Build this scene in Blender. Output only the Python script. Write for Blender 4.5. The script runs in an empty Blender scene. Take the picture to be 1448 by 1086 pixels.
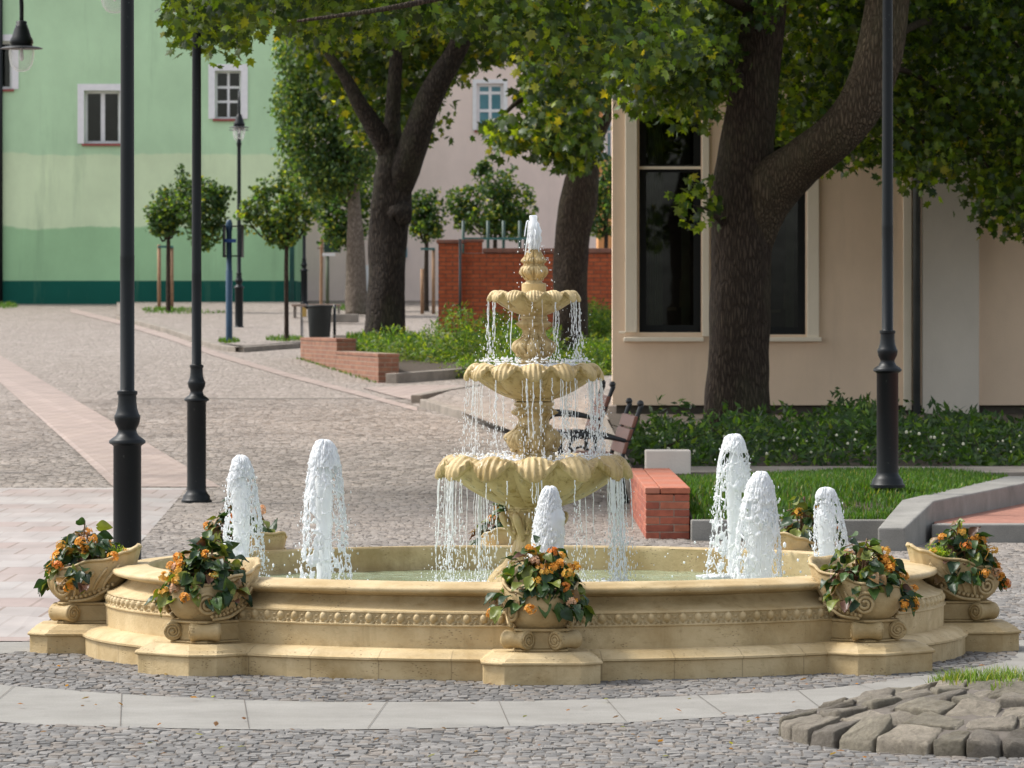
import bpy, bmesh, math, random
import numpy as np
from mathutils import Vector, noise as mnoise
random.seed(7)
rng = np.random.default_rng(11)
PI = math.pi
# ------------------------------------------------------------------ camera model
F, HC, H0, CX = 7130.0, 1.8, 451.0, 724.0
def Wp(px, py, Y):
    return Vector(((px - CX) * Y / F, Y, HC - (py - H0) * Y / F))
SL = 0.0235
def g(Y):
    t = Y - 50.0
    return SL * (t + math.sqrt(t * t + 16.0)) / 2 - 0.004
def gY(py):
    lo, hi = 12.0, 170.0
    for _ in range(60):
        m = (lo + hi) / 2
        if HC - g(m) - (py - H0) * m / F > 0: lo = m
        else: hi = m
    return (lo + hi) / 2
def Gp(px, py, dz=0.0):
    Y = gY(py)
    return Vector(((px - CX) * Y / F, Y, g(Y) + dz))

sc = bpy.context.scene
COL = sc.collection
# ------------------------------------------------------------------ colour / materials
def lin(r, g_, b):
    f = lambda c: (c / 255 / 12.92) if c <= 10 else ((c / 255 + 0.055) / 1.055) ** 2.4
    return (f(r) * ALB, f(g_) * ALB, f(b) * ALB, 1.0)
ALB = 0.80        # keeps surface albedos in their measured range
class NT:
    def __init__(s, name):
        s.m = bpy.data.materials.new(name); s.m.use_nodes = True
        s.t = s.m.node_tree; s.n = s.t.nodes; s.l = s.t.links
        s.p = s.n['Principled BSDF']; s.out = s.n['Material Output']
    def new(s, typ, **kw):
        n = s.n.new(typ)
        for k, v in kw.items(): setattr(n, k, v)
        return n
    def link(s, a, b): s.l.new(a, b)
    def coord(s, scale=(1, 1, 1), kind='Object', rot=(0, 0, 0)):
        tc = s.new('ShaderNodeTexCoord'); mp = s.new('ShaderNodeMapping')
        mp.inputs['Scale'].default_value = scale; mp.inputs['Rotation'].default_value = rot
        s.link(tc.outputs[kind], mp.inputs['Vector']); return mp.outputs['Vector']
    def noise(s, vec, scale, detail=4, rough=0.55, dist=0.0):
        n = s.new('ShaderNodeTexNoise'); n.inputs['Scale'].default_value = scale
        n.inputs['Detail'].default_value = detail; n.inputs['Roughness'].default_value = rough
        n.inputs['Distortion'].default_value = dist
        if vec is not None: s.link(vec, n.inputs['Vector'])
        return n.outputs['Fac']
    def voro(s, vec, scale, feature='F1', out='Distance', rand=1.0):
        n = s.new('ShaderNodeTexVoronoi', feature=feature); n.inputs['Scale'].default_value = scale
        n.inputs['Randomness'].default_value = rand
        if vec is not None: s.link(vec, n.inputs['Vector'])
        return n.outputs[out]
    def ramp(s, fac, stops):
        r = s.new('ShaderNodeValToRGB'); e = r.color_ramp.elements
        while len(e) < len(stops): e.new(0.5)
        for i, (p, c) in enumerate(stops):
            e[i].position = p; e[i].color = c if len(c) == 4 else (*c, 1)
        s.link(fac, r.inputs['Fac']); return r.outputs['Color']
    def mix(s, fac, a, b, blend='MIX'):
        m = s.new('ShaderNodeMix', data_type='RGBA', blend_type=blend)
        for sock, v in ((m.inputs['Factor'], fac), (m.inputs[6], a), (m.inputs[7], b)):
            if isinstance(v, (int, float)): sock.default_value = v
            elif isinstance(v, tuple): sock.default_value = v
            else: s.link(v, sock)
        return m.outputs[2]
    def math(s, op, a, b=0.0):
        m = s.new('ShaderNodeMath', operation=op)
        for sock, v in ((m.inputs[0], a), (m.inputs[1], b)):
            if isinstance(v, (int, float)): sock.default_value = v
            else: s.link(v, sock)
        return m.outputs[0]
    def bump(s, h, strength=0.4, dist=0.01):
        b = s.new('ShaderNodeBump'); b.inputs['Strength'].default_value = strength
        b.inputs['Distance'].default_value = dist
        s.link(h, b.inputs['Height']); s.link(b.outputs['Normal'], s.p.inputs['Normal']); return b
    def base(s, c):
        if isinstance(c, tuple): s.p.inputs['Base Color'].default_value = c
        else: s.link(c, s.p.inputs['Base Color'])
    def set(s, rough=0.6, metal=0.0, spec=0.5):
        s.p.inputs['Roughness'].default_value = rough; s.p.inputs['Metallic'].default_value = metal
        s.p.inputs['Specular IOR Level'].default_value = spec; return s
    def attr(s, name='col'):
        a = s.new('ShaderNodeAttribute', attribute_name=name); return a.outputs['Color']
MAT = {}
def simple(name, c, rough=0.6, metal=0.0, spec=0.5, var=0.25, nscale=8, bump=0.0, bscale=60):
    t = NT(name); t.set(rough, metal, spec)
    v = t.coord(); n = t.noise(v, nscale, 6)
    d = tuple(x * (1 - var) for x in c[:3]) + (1,); b = tuple(min(1, x * (1 + var)) for x in c[:3]) + (1,)
    t.base(t.ramp(n, [(0.3, d), (0.7, b)]))
    if bump: t.bump(t.noise(v, bscale, 4), bump, 0.01)
    MAT[name] = t.m; return t.m

# carved limestone of the fountain
def mk_stone(name, c_lo, c_hi, joints=False, wet=False):
    t = NT(name); t.set(0.62, 0, 0.35)
    v = t.coord()
    n1 = t.noise(v, 3.0, 8, 0.62)
    c = t.ramp(n1, [(0.3, c_lo), (0.62, c_hi)])
    geo = t.new('ShaderNodeSeparateXYZ'); t.link(v, geo.inputs[0])
    # bedding streaks and small travertine pits
    vs = t.coord((9, 9, 22)); n2 = t.noise(vs, 1.6, 7, 0.7)
    c = t.mix(t.ramp(n2, [(0.56, (0, 0, 0, 1)), (0.74, (0.55, 0.55, 0.55, 1))]), c, lin(150, 124, 78))
    vp = t.coord((1, 1, 1.8)); pits = t.voro(vp, 46, 'F1')
    n3 = t.noise(v, 7, 4)
    pm = t.math('MULTIPLY', t.ramp(pits, [(0.14, (1, 1, 1, 1)), (0.30, (0, 0, 0, 1))]),
                t.ramp(n3, [(0.53, (0, 0, 0, 1)), (0.62, (1, 1, 1, 1))]))
    c = t.mix(t.math('MULTIPLY', pm, 0.5), c, lin(92, 72, 44))
    # weathering blotches
    n4 = t.noise(v, 1.3, 9, 0.72, 0.6)
    c = t.mix(t.ramp(n4, [(0.55, (0, 0, 0, 1)), (0.72, (0.62, 0.62, 0.62, 1))]), c, lin(136, 114, 66))
    h = t.math('SUBTRACT', t.noise(v, 60, 5), t.math('MULTIPLY', pm, 1.3))
    if joints:
        ang = t.math('ARCTAN2', geo.outputs[1], geo.outputs[0])
        fr = t.math('FRACT', t.math('MULTIPLY', ang, 40 / (2 * PI)))
        jm = t.ramp(fr, [(0.0, (1, 1, 1, 1)), (0.012, (1, 1, 1, 1)), (0.022, (0, 0, 0, 1))])
        lowz = t.ramp(geo.outputs[2], [(0.144, (1, 1, 1, 1)), (0.146, (0, 0, 0, 1))])
        jm = t.math('MULTIPLY', jm, lowz)
        c = t.mix(t.math('MULTIPLY', jm, 0.4), c, lin(100, 80, 50))
    sk = t.noise(t.coord((11, 11, 1.1)), 1.0, 7, .7)
    c = t.mix(t.ramp(sk, [(0.56, (0, 0, 0, 1)), (0.72, (.38, .38, .38, 1))]), c, lin(146, 122, 74))
    if wet:      # runnels kept wet by the dripping water, olive with algae
        ws = t.noise(t.coord((16, 16, 1.4)), 1.0, 6, .6)
        wm = t.ramp(ws, [(0.50, (0, 0, 0, 1)), (0.60, (1, 1, 1, 1))])
        c = t.mix(t.math('MULTIPLY', wm, .55), c, lin(142, 118, 58))
        t.link(t.math('SUBTRACT', 0.6, t.math('MULTIPLY', wm, .38)), t.p.inputs['Roughness'])
        lime = t.ramp(t.noise(t.coord((20, 20, 2.2)), 1.3, 6, .65), [(0.62, (0, 0, 0, 1)), (0.72, (1, 1, 1, 1))])
        c = t.mix(t.math('MULTIPLY', lime, .4), c, lin(232, 222, 200))
    t.base(c); t.bump(h, 0.4, 0.006)
    MAT[name] = t.m
mk_stone('limestone', lin(178, 151, 103), lin(215, 193, 150), joints=True)
mk_stone('limestone_plain', lin(178, 151, 103), lin(215, 193, 150))
mk_stone('limestone_bowl', lin(178, 150, 98), lin(218, 195, 146), wet=True)

def mk_foam():
    t = NT('foam_water'); t.set(0.22, 0, 0.5)
    t.base((0.95, 0.96, 0.97, 1))
    v = t.coord(); t.bump(t.noise(v, 90, 4), 0.35, 0.006)
    tr = t.new('ShaderNodeBsdfTranslucent'); tr.inputs['Color'].default_value = (0.92, 0.95, 0.97, 1)
    mx = t.new('ShaderNodeMixShader'); mx.inputs[0].default_value = 0.45
    t.link(t.p.outputs[0], mx.inputs[1]); t.link(tr.outputs[0], mx.inputs[2]); t.link(mx.outputs[0], t.out.inputs['Surface'])
    MAT['foam'] = t.m
    t = NT('clear_drops'); t.set(0.04, 0, 0.6)
    t.base((0.93, 0.96, 0.98, 1)); t.p.inputs['Transmission Weight'].default_value = 0.55
    t.p.inputs['IOR'].default_value = 1.33
    MAT['drops'] = t.m
    t = NT('basin_water'); t.set(0.05, 0, 0.5)
    v = t.coord(); n = t.noise(v, 1.4, 5, 0.6, 0.5)
    t.base(t.ramp(n, [(0.3, lin(142, 156, 120)), (0.7, lin(176, 192, 164))]))
    w1 = t.noise(t.coord((1, 0.5, 1)), 14, 5, 0.6, 0.8)
    t.bump(w1, 0.55, 0.03); MAT['water'] = t.m
mk_foam()

def mk_cobble():
    # far setts, one sheet
    t = NT('granite_setts'); t.set(0.75, 0, 0.3)
    v0 = t.coord((1, 0.42, 1)); wn = t.new('ShaderNodeTexNoise'); wn.inputs['Scale'].default_value = 1.7
    t.link(v0, wn.inputs['Vector'])
    v = t.mix(0.06, v0, wn.outputs['Color'], 'ADD')
    d = t.voro(v, 7.0, 'DISTANCE_TO_EDGE'); rc = t.voro(v, 7.0, 'F1', 'Color')
    sep = t.new('ShaderNodeSeparateColor'); t.link(rc, sep.inputs[0])
    c = t.ramp(sep.outputs[0], [(0.0, lin(136, 127, 118)), (0.5, lin(153, 143, 133)), (1.0, lin(169, 158, 149))])
    big = t.noise(t.coord((1, 0.25, 1)), 0.25, 4)
    c = t.mix(0.35, c, t.ramp(big, [(0.35, lin(132, 121, 112)), (0.65, lin(162, 151, 142))]))
    j = t.ramp(d, [(0.0, (1, 1, 1, 1)), (0.09, (0, 0, 0, 1))])
    c = t.mix(t.math('MULTIPLY', j, 0.75), c, lin(112, 100, 88))
    t.base(c)
    t.bump(t.math('ADD', t.ramp(d, [(0, (0, 0, 0, 1)), (0.22, (1, 1, 1, 1))]), t.math('MULTIPLY', t.noise(v0, 60, 3), 0.3)), 0.8, 0.02)
    MAT['setts'] = t.m
    t = NT('joint_sand'); t.set(0.95, 0, 0.1)
    n = t.noise(t.coord(), 30, 6); t.base(t.ramp(n, [(0.3, lin(100, 94, 87)), (0.7, lin(124, 117, 109))])); MAT['sand'] = t.m
    t = NT('granite_stone'); t.set(0.72, 0, 0.35)
    n = t.noise(t.coord(), 70, 5, 0.7); n2 = t.noise(t.coord(), 0.6, 4)
    c = t.mix(1.0, t.attr(), t.ramp(n, [(0.3, (0.74, 0.74, 0.74, 1)), (0.7, (1.18, 1.18, 1.18, 1))]), 'MULTIPLY')
    c = t.mix(0.5, c, t.mix(1.0, c, t.ramp(n2, [(0.35, (0.7, 0.68, 0.66, 1)), (0.65, (1.2, 1.18, 1.16, 1))]), 'MULTIPLY'))
    t.base(c); t.bump(t.noise(t.coord(), 60, 5, 0.7), 0.35, 0.006); MAT['stones'] = t.m
    t = NT('rough_stone'); t.set(0.85, 0, 0.25)
    n = t.noise(t.coord(), 26, 10, 0.82); n2 = t.noise(t.coord(), 7, 8, .75)
    c = t.mix(1.0, t.attr(), t.ramp(n, [(0.28, (0.50, 0.48, 0.46, 1)), (0.72, (1.38, 1.36, 1.32, 1))]), 'MULTIPLY')
    c = t.mix(t.ramp(n2, [(0.52, (0, 0, 0, 1)), (0.66, (.5, .5, .5, 1))]), c, lin(104, 96, 74))
    t.base(c); t.bump(t.math('ADD', n, t.math('MULTIPLY', n2, .8)), 1.0, 0.022); MAT['mound_stone'] = t.m
    # pink slab paving, light granite rows
    t = NT('pink_slabs'); t.set(0.75, 0, 0.3)
    v = t.coord((1, 1, 1), rot=(0, 0, 0.0))
    b = t.new('ShaderNodeTexBrick'); b.inputs['Scale'].default_value = 1.0
    b.inputs['Brick Width'].default_value = 0.30; b.inputs['Row Height'].default_value = 0.95
    b.inputs['Mortar Size'].default_value = 0.012; b.inputs['Mortar Smooth'].default_value = 0.2; b.inputs['Bias'].default_value = -0.05
    b.inputs['Color1'].default_value = lin(168, 152, 145); b.inputs['Color2'].default_value = lin(170, 163, 158)
    b.inputs['Mortar'].default_value = lin(146, 130, 121)
    t.link(v, b.inputs['Vector'])
    sx = t.new('ShaderNodeSeparateXYZ'); t.link(v, sx.inputs[0])
    rows = t.math('FRACT', t.math('MULTIPLY', sx.outputs[1], 1 / 3.8))
    c = t.mix(t.ramp(rows, [(0.498, (0, 0, 0, 1)), (0.5, (0.55, 0.55, 0.55, 1))]), b.outputs['Color'], lin(180, 176, 172))
    n = t.noise(t.coord((1, .4, 1)), 2.2, 6)
    c = t.mix(1.0, c, t.ramp(n, [(0.3, (0.80, 0.80, 0.80, 1)), (0.7, (1.1, 1.1, 1.1, 1))]), 'MULTIPLY')
    t.base(c); t.bump(b.outputs['Fac'], -0.35, 0.01); MAT['pink'] = t.m
    t = NT('pink_path'); t.set(0.8, 0, 0.25)
    b = t.new('ShaderNodeTexBrick'); b.inputs['Brick Width'].default_value = 0.22; b.inputs['Row Height'].default_value = 0.5
    b.inputs['Scale'].default_value = 1.0; b.inputs['Mortar Size'].default_value = 0.012
    b.inputs['Color1'].default_value = lin(172, 156, 146); b.inputs['Color2'].default_value = lin(161, 146, 138)
    b.inputs['Mortar'].default_value = lin(142, 124, 114)
    t.link(t.coord((1, 1, 1), rot=(0, 0, 0.35)), b.inputs['Vector'])
    n = t.noise(t.coord(), 1.5, 6)
    t.base(t.mix(1.0, b.outputs['Color'], t.ramp(n, [(0.3, (0.85, 0.85, 0.85, 1)), (0.7, (1.1, 1.1, 1.1, 1))]), 'MULTIPLY'))
    MAT['path'] = t.m
    for nm, lo, hi in (('band_granite', lin(136, 133, 126), lin(157, 154, 147)), ('concrete', lin(128, 126, 120), lin(164, 161, 154)),
                       ('kerb_stone', lin(120, 112, 102), lin(166, 156, 144))):
        t = NT(nm); t.set(0.8, 0, 0.3)
        n = t.noise(t.coord(), 2.2, 8, 0.65); n2 = t.noise(t.coord(), 120, 3)
        c = t.ramp(n, [(0.3, lo), (0.7, hi)])
        c = t.mix(1.0, c, t.ramp(n2, [(0.3, (0.82, 0.82, 0.82, 1)), (0.7, (1.12, 1.12, 1.12, 1))]), 'MULTIPLY')
        st = t.noise(t.coord((1, 1, .35)), 5, 8, .7)
        c = t.mix(t.ramp(st, [(0.6, (0, 0, 0, 1)), (0.75, (.45, .45, .45, 1))]), c, tuple(x * .45 for x in lo[:3]) + (1,))
        t.base(c); t.bump(n2, 0.3, 0.006); MAT[nm] = t.m
mk_cobble()

def mk_bark(name, lo, hi, sc_=1.0):
    t = NT(name); t.set(0.9, 0, 0.2)
    v0 = t.coord((15 * sc_, 15 * sc_, 2.6 * sc_)); nn = t.new('ShaderNodeTexNoise'); nn.inputs['Scale'].default_value = 1.2
    nn.inputs['Detail'].default_value = 4; t.link(v0, nn.inputs['Vector'])
    v = t.mix(0.5, v0, nn.outputs['Color'], 'ADD')
    d = t.voro(v, 2.4, 'DISTANCE_TO_EDGE'); n = t.noise(v0, 2.0, 7, 0.7)
    h = t.math('ADD', t.ramp(d, [(0.0, (0, 0, 0, 1)), (0.25, (1, 1, 1, 1))]), t.math('MULTIPLY', n, 0.7))
    c = t.ramp(t.math('MULTIPLY', h, 0.6), [(0.15, tuple(x * .5 for x in lo[:3]) + (1,)), (0.55, lo), (1.0, hi)])
    n2 = t.noise(t.coord((1, 1, .5)), 1.5, 5)
    c = t.mix(t.ramp(n2, [(0.5, (0, 0, 0, 1)), (0.7, (.4, .4, .4, 1))]), c, lin(96, 98, 72))
    t.base(c); t.bump(h, 0.9, 0.03); MAT[name] = t.m
mk_bark('bark', lin(76, 64, 54), lin(96, 83, 71))
mk_bark('bark_limb', lin(98, 85, 69), lin(122, 107, 88), 0.95)
mk_bark('bark_dark', lin(58, 51, 45), lin(86, 76, 67), 0.8)
mk_bark('bark_pale', lin(140, 126, 112), lin(172, 158, 142))

def mk_leaf(name, trans, fac=0.42, rough=0.42, spec=0.45):
    t = NT(name); t.set(rough, 0, spec)
    a = t.attr(); n = t.noise(t.coord(), 25, 3)
    c = t.mix(1.0, a, t.ramp(n, [(0.3, (0.75, 0.75, 0.75, 1)), (0.7, (1.2, 1.2, 1.2, 1))]), 'MULTIPLY')
    t.base(c)
    tr = t.new('ShaderNodeBsdfTranslucent')
    t.link(t.mix(1.0, c, trans, 'MULTIPLY'), tr.inputs['Color'])
    mx = t.new('ShaderNodeMixShader'); mx.inputs[0].default_value = fac
    t.link(t.p.outputs[0], mx.inputs[1]); t.link(tr.outputs[0], mx.inputs[2]); t.link(mx.outputs[0], t.out.inputs['Surface'])
    MAT[name] = t.m
mk_leaf('leaf', (4.4, 3.3, 0.7, 1), .38)
mk_leaf('leaf_soft', (3.0, 2.7, 0.9, 1), 0.42, 0.5)
mk_leaf('begonia_leaf', (2.2, 2.2, 0.8, 1), 0.2, 0.42, 0.35)
mk_leaf('petal', (1.1, 1.0, 0.8, 1), 0.35, 0.5, 0.3)
mk_leaf('grass_blade', (2.0, 1.8, 0.7, 1), 0.35, 0.5, 0.3)

def mk_paint(name, c, rough=0.35):
    t = NT(name); t.set(rough, 0, 0.28); v = t.coord()
    n = t.noise(v, 4, 6); n2 = t.noise(v, 40, 4)
    c2 = tuple(x * 1.35 for x in c[:3]) + (1,)
    cc = t.ramp(n, [(0.35, c), (0.75, c2)])
    cc = t.mix(t.ramp(n2, [(0.70, (0, 0, 0, 1)), (0.74, (0.5, 0.5, 0.5, 1))]), cc, lin(96, 104, 100))
    t.base(cc); t.bump(n2, 0.08, 0.004); MAT[name] = t.m
mk_paint('lamp_paint', lin(13, 19, 22), 0.45)
mk_paint('blue_paint', lin(44, 70, 92), 0.4)
mk_paint('bin_paint', lin(40, 44, 44), 0.5)
simple('iron', lin(40, 42, 44), 0.45, 0.0)
simple('white_paint', lin(250, 248, 248), 0.5, var=0.05)
simple('red_sill', lin(160, 84, 74), 0.7, var=0.15)
simple('bench_wood', lin(128, 80, 62), 0.55, var=0.25, nscale=20, bump=0.2)
simple('stake_wood', lin(156, 122, 92), 0.8, var=0.25, nscale=15)
simple('soil', lin(70, 58, 44), 0.95, var=0.4, nscale=12, bump=0.6, bscale=30)
simple('pipe_zinc', lin(84, 88, 88), 0.5, var=0.2, nscale=4)
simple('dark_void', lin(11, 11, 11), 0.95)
simple('teal_paint', lin(60, 110, 104), 0.5)
simple('sign_green', lin(34, 66, 54), 0.5)
simple('yellow_board', lin(196, 160, 84), 0.6)
simple('roof_tile', lin(140, 72, 54), 0.8, bump=.3)
def mk_glass():
    t = NT('window_glass'); t.set(0.03, 0, 0.5); t.base((0.02, 0.022, 0.02, 1))
    tr = t.new('ShaderNodeBsdfTransparent'); tr.inputs['Color'].default_value = (.62, .66, .62, 1); gl = t.new('ShaderNodeBsdfGlossy'); gl.inputs['Roughness'].default_value = .03
    mx = t.new('ShaderNodeMixShader'); fr = t.new('ShaderNodeFresnel'); fr.inputs['IOR'].default_value = 1.45
    wv = t.bump(t.noise(t.coord(), 2.5, 2), .06, .02); t.link(wv.outputs['Normal'], gl.inputs['Normal'])
    t.link(t.math('ADD', t.math('MULTIPLY', fr.outputs[0], 1.0), .015), mx.inputs[0]); t.link(tr.outputs[0], mx.inputs[1]); t.link(gl.outputs[0], mx.inputs[2]); t.link(mx.outputs[0], t.out.inputs['Surface']); MAT['glass'] = t.m
    t = NT('blue_glass'); t.set(0.08, 0, 0.5)
    n = t.noise(t.coord(), 0.8, 3); t.base(t.ramp(n, [(0.3, lin(72, 128, 142)), (0.7, lin(120, 172, 182))])); MAT['blue_glass'] = t.m
    t = NT('globe_glass'); t.set(0.05, 0, 0.6); t.base((0.9, 0.92, 0.9, 1))
    tr = t.new('ShaderNodeBsdfTransparent'); mx = t.new('ShaderNodeMixShader'); lw = t.new('ShaderNodeLayerWeight'); lw.inputs['Blend'].default_value = .35
    t.link(t.math('ADD', t.math('MULTIPLY', lw.outputs['Facing'], .55), .12), mx.inputs[0]); t.link(tr.outputs[0], mx.inputs[1]); t.link(t.p.outputs[0], mx.inputs[2]); t.link(mx.outputs[0], t.out.inputs['Surface']); MAT['globe'] = t.m
mk_glass()
def mk_render(name, c, var=0.10, bump=0.25):
    t = NT(name); t.set(0.9, 0, 0.2)
    n = t.noise(t.coord((1, 1, .6)), 0.7, 8, 0.65); n2 = t.noise(t.coord(), 45, 4)
    lo = tuple(x * (1 - var) for x in c[:3]) + (1,); hi = tuple(min(1, x * (1 + var)) for x in c[:3]) + (1,)
    cc = t.ramp(n, [(0.3, lo), (0.7, hi)])
    st = t.noise(t.coord((1.5, 1.5, .15)), 1.5, 7, .7)
    cc = t.mix(t.ramp(st, [(0.58, (0, 0, 0, 1)), (0.75, (.22, .22, .22, 1))]), cc, tuple(x * .6 for x in c[:3]) + (1,))
    t.base(cc); t.bump(n2, bump, 0.01); MAT[name] = t.m
mk_render('beige_render', lin(255, 227, 198))
mk_render('beige_trim', lin(255, 242, 220))
mk_render('pale_panel', lin(232, 222, 208))
mk_render('pink_render', lin(255, 232, 220))
mk_render('orange_render', lin(214, 158, 106))
def mk_green():
    t = NT('green_render'); t.set(0.9, 0, 0.2)
    v = t.coord(); s = t.new('ShaderNodeSeparateXYZ'); t.link(v, s.inputs[0])
    e = t.math('MULTIPLY', t.math('SUBTRACT', t.noise(t.coord((.5, .5, .5)), 1.2, 6, .6), 0.5), 0.55)
    z = t.math('ADD', s.outputs[2], e)
    k = 145 / F
    zz = lambda y: (1.8 + (451 - y) * k) - g(145.0)
    def step(zv, at, soft=0.03):
        r = t.math('DIVIDE', t.math('SUBTRACT', zv, at - soft), 2 * soft); c = t.new('ShaderNodeClamp'); t.link(r, c.inputs[0]); return c.outputs[0]
    n = t.noise(t.coord((1, 1, .7)), 0.5, 8, .65)
    shade = t.ramp(n, [(0.3, (.86, .86, .86, 1)), (0.7, (1.1, 1.1, 1.1, 1))])
    c = t.mix(step(s.outputs[2], zz(397), .01), lin(26, 98, 84), lin(176, 218, 168))
    c = t.mix(step(z, zz(322)), c, lin(232, 250, 206))
    c = t.mix(step(z, zz(216)), c, lin(204, 238, 194))
    c = t.mix(1.0, c, shade, 'MULTIPLY')
    st = t.noise(t.coord((1.2, 1.2, .12)), 1.2, 7, .7)
    c = t.mix(t.ramp(st, [(0.55, (0, 0, 0, 1)), (0.75, (.38, .38, .38, 1))]), c, lin(130, 160, 126))
    t.base(c); t.bump(t.noise(v, 20, 5), 0.2, 0.02); MAT['green_render'] = t.m
mk_green()
def mk_brick(name, c1, c2, mortar, bw=0.25, rh=0.075, ms=0.008, rotz=0.0, mapz=True):
    t = NT(name); t.set(0.8, 0, 0.25)
    tc = t.new('ShaderNodeTexCoord'); s = t.new('ShaderNodeSeparateXYZ'); t.link(tc.outputs['Object'], s.inputs[0])
    cb = t.new('ShaderNodeCombineXYZ'); t.link(t.math('ADD', s.outputs[0], s.outputs[1]), cb.inputs[0]); t.link(s.outputs[2], cb.inputs[1])
    b = t.new('ShaderNodeTexBrick'); b.inputs['Scale'].default_value = 1.0
    b.inputs['Brick Width'].default_value = bw; b.inputs['Row Height'].default_value = rh
    b.inputs['Mortar Size'].default_value = ms; b.inputs['Mortar Smooth'].default_value = 0.1; b.inputs['Bias'].default_value = 0.0
    b.inputs['Color1'].default_value = c1; b.inputs['Color2'].default_value = c2; b.inputs['Mortar'].default_value = mortar
    t.link(cb.outputs[0], b.inputs['Vector'])
    n = t.noise(t.coord(), 9, 7, .7)
    c = t.mix(1.0, b.outputs['Color'], t.ramp(n, [(0.3, (.72, .72, .72, 1)), (0.7, (1.2, 1.2, 1.2, 1))]), 'MULTIPLY')
    t.base(c); t.bump(t.math('SUBTRACT', t.math('MULTIPLY', n, .3), b.outputs['Fac']), 0.5, 0.01); MAT[name] = t.m
mk_brick('red_brick', lin(224, 118, 76), lin(206, 104, 68), lin(140, 100, 80))
mk_brick('old_brick', lin(158, 112, 88), lin(136, 92, 74), lin(150, 130, 112))
mk_brick('new_brick', lin(190, 98, 70), lin(170, 82, 58), lin(164, 144, 126), 0.22, 0.0663, 0.006)
mk_brick('coping_brick', lin(176, 126, 108), lin(166, 116, 99), lin(146, 120, 108), 0.3, 0.5, 0.008)

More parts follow.
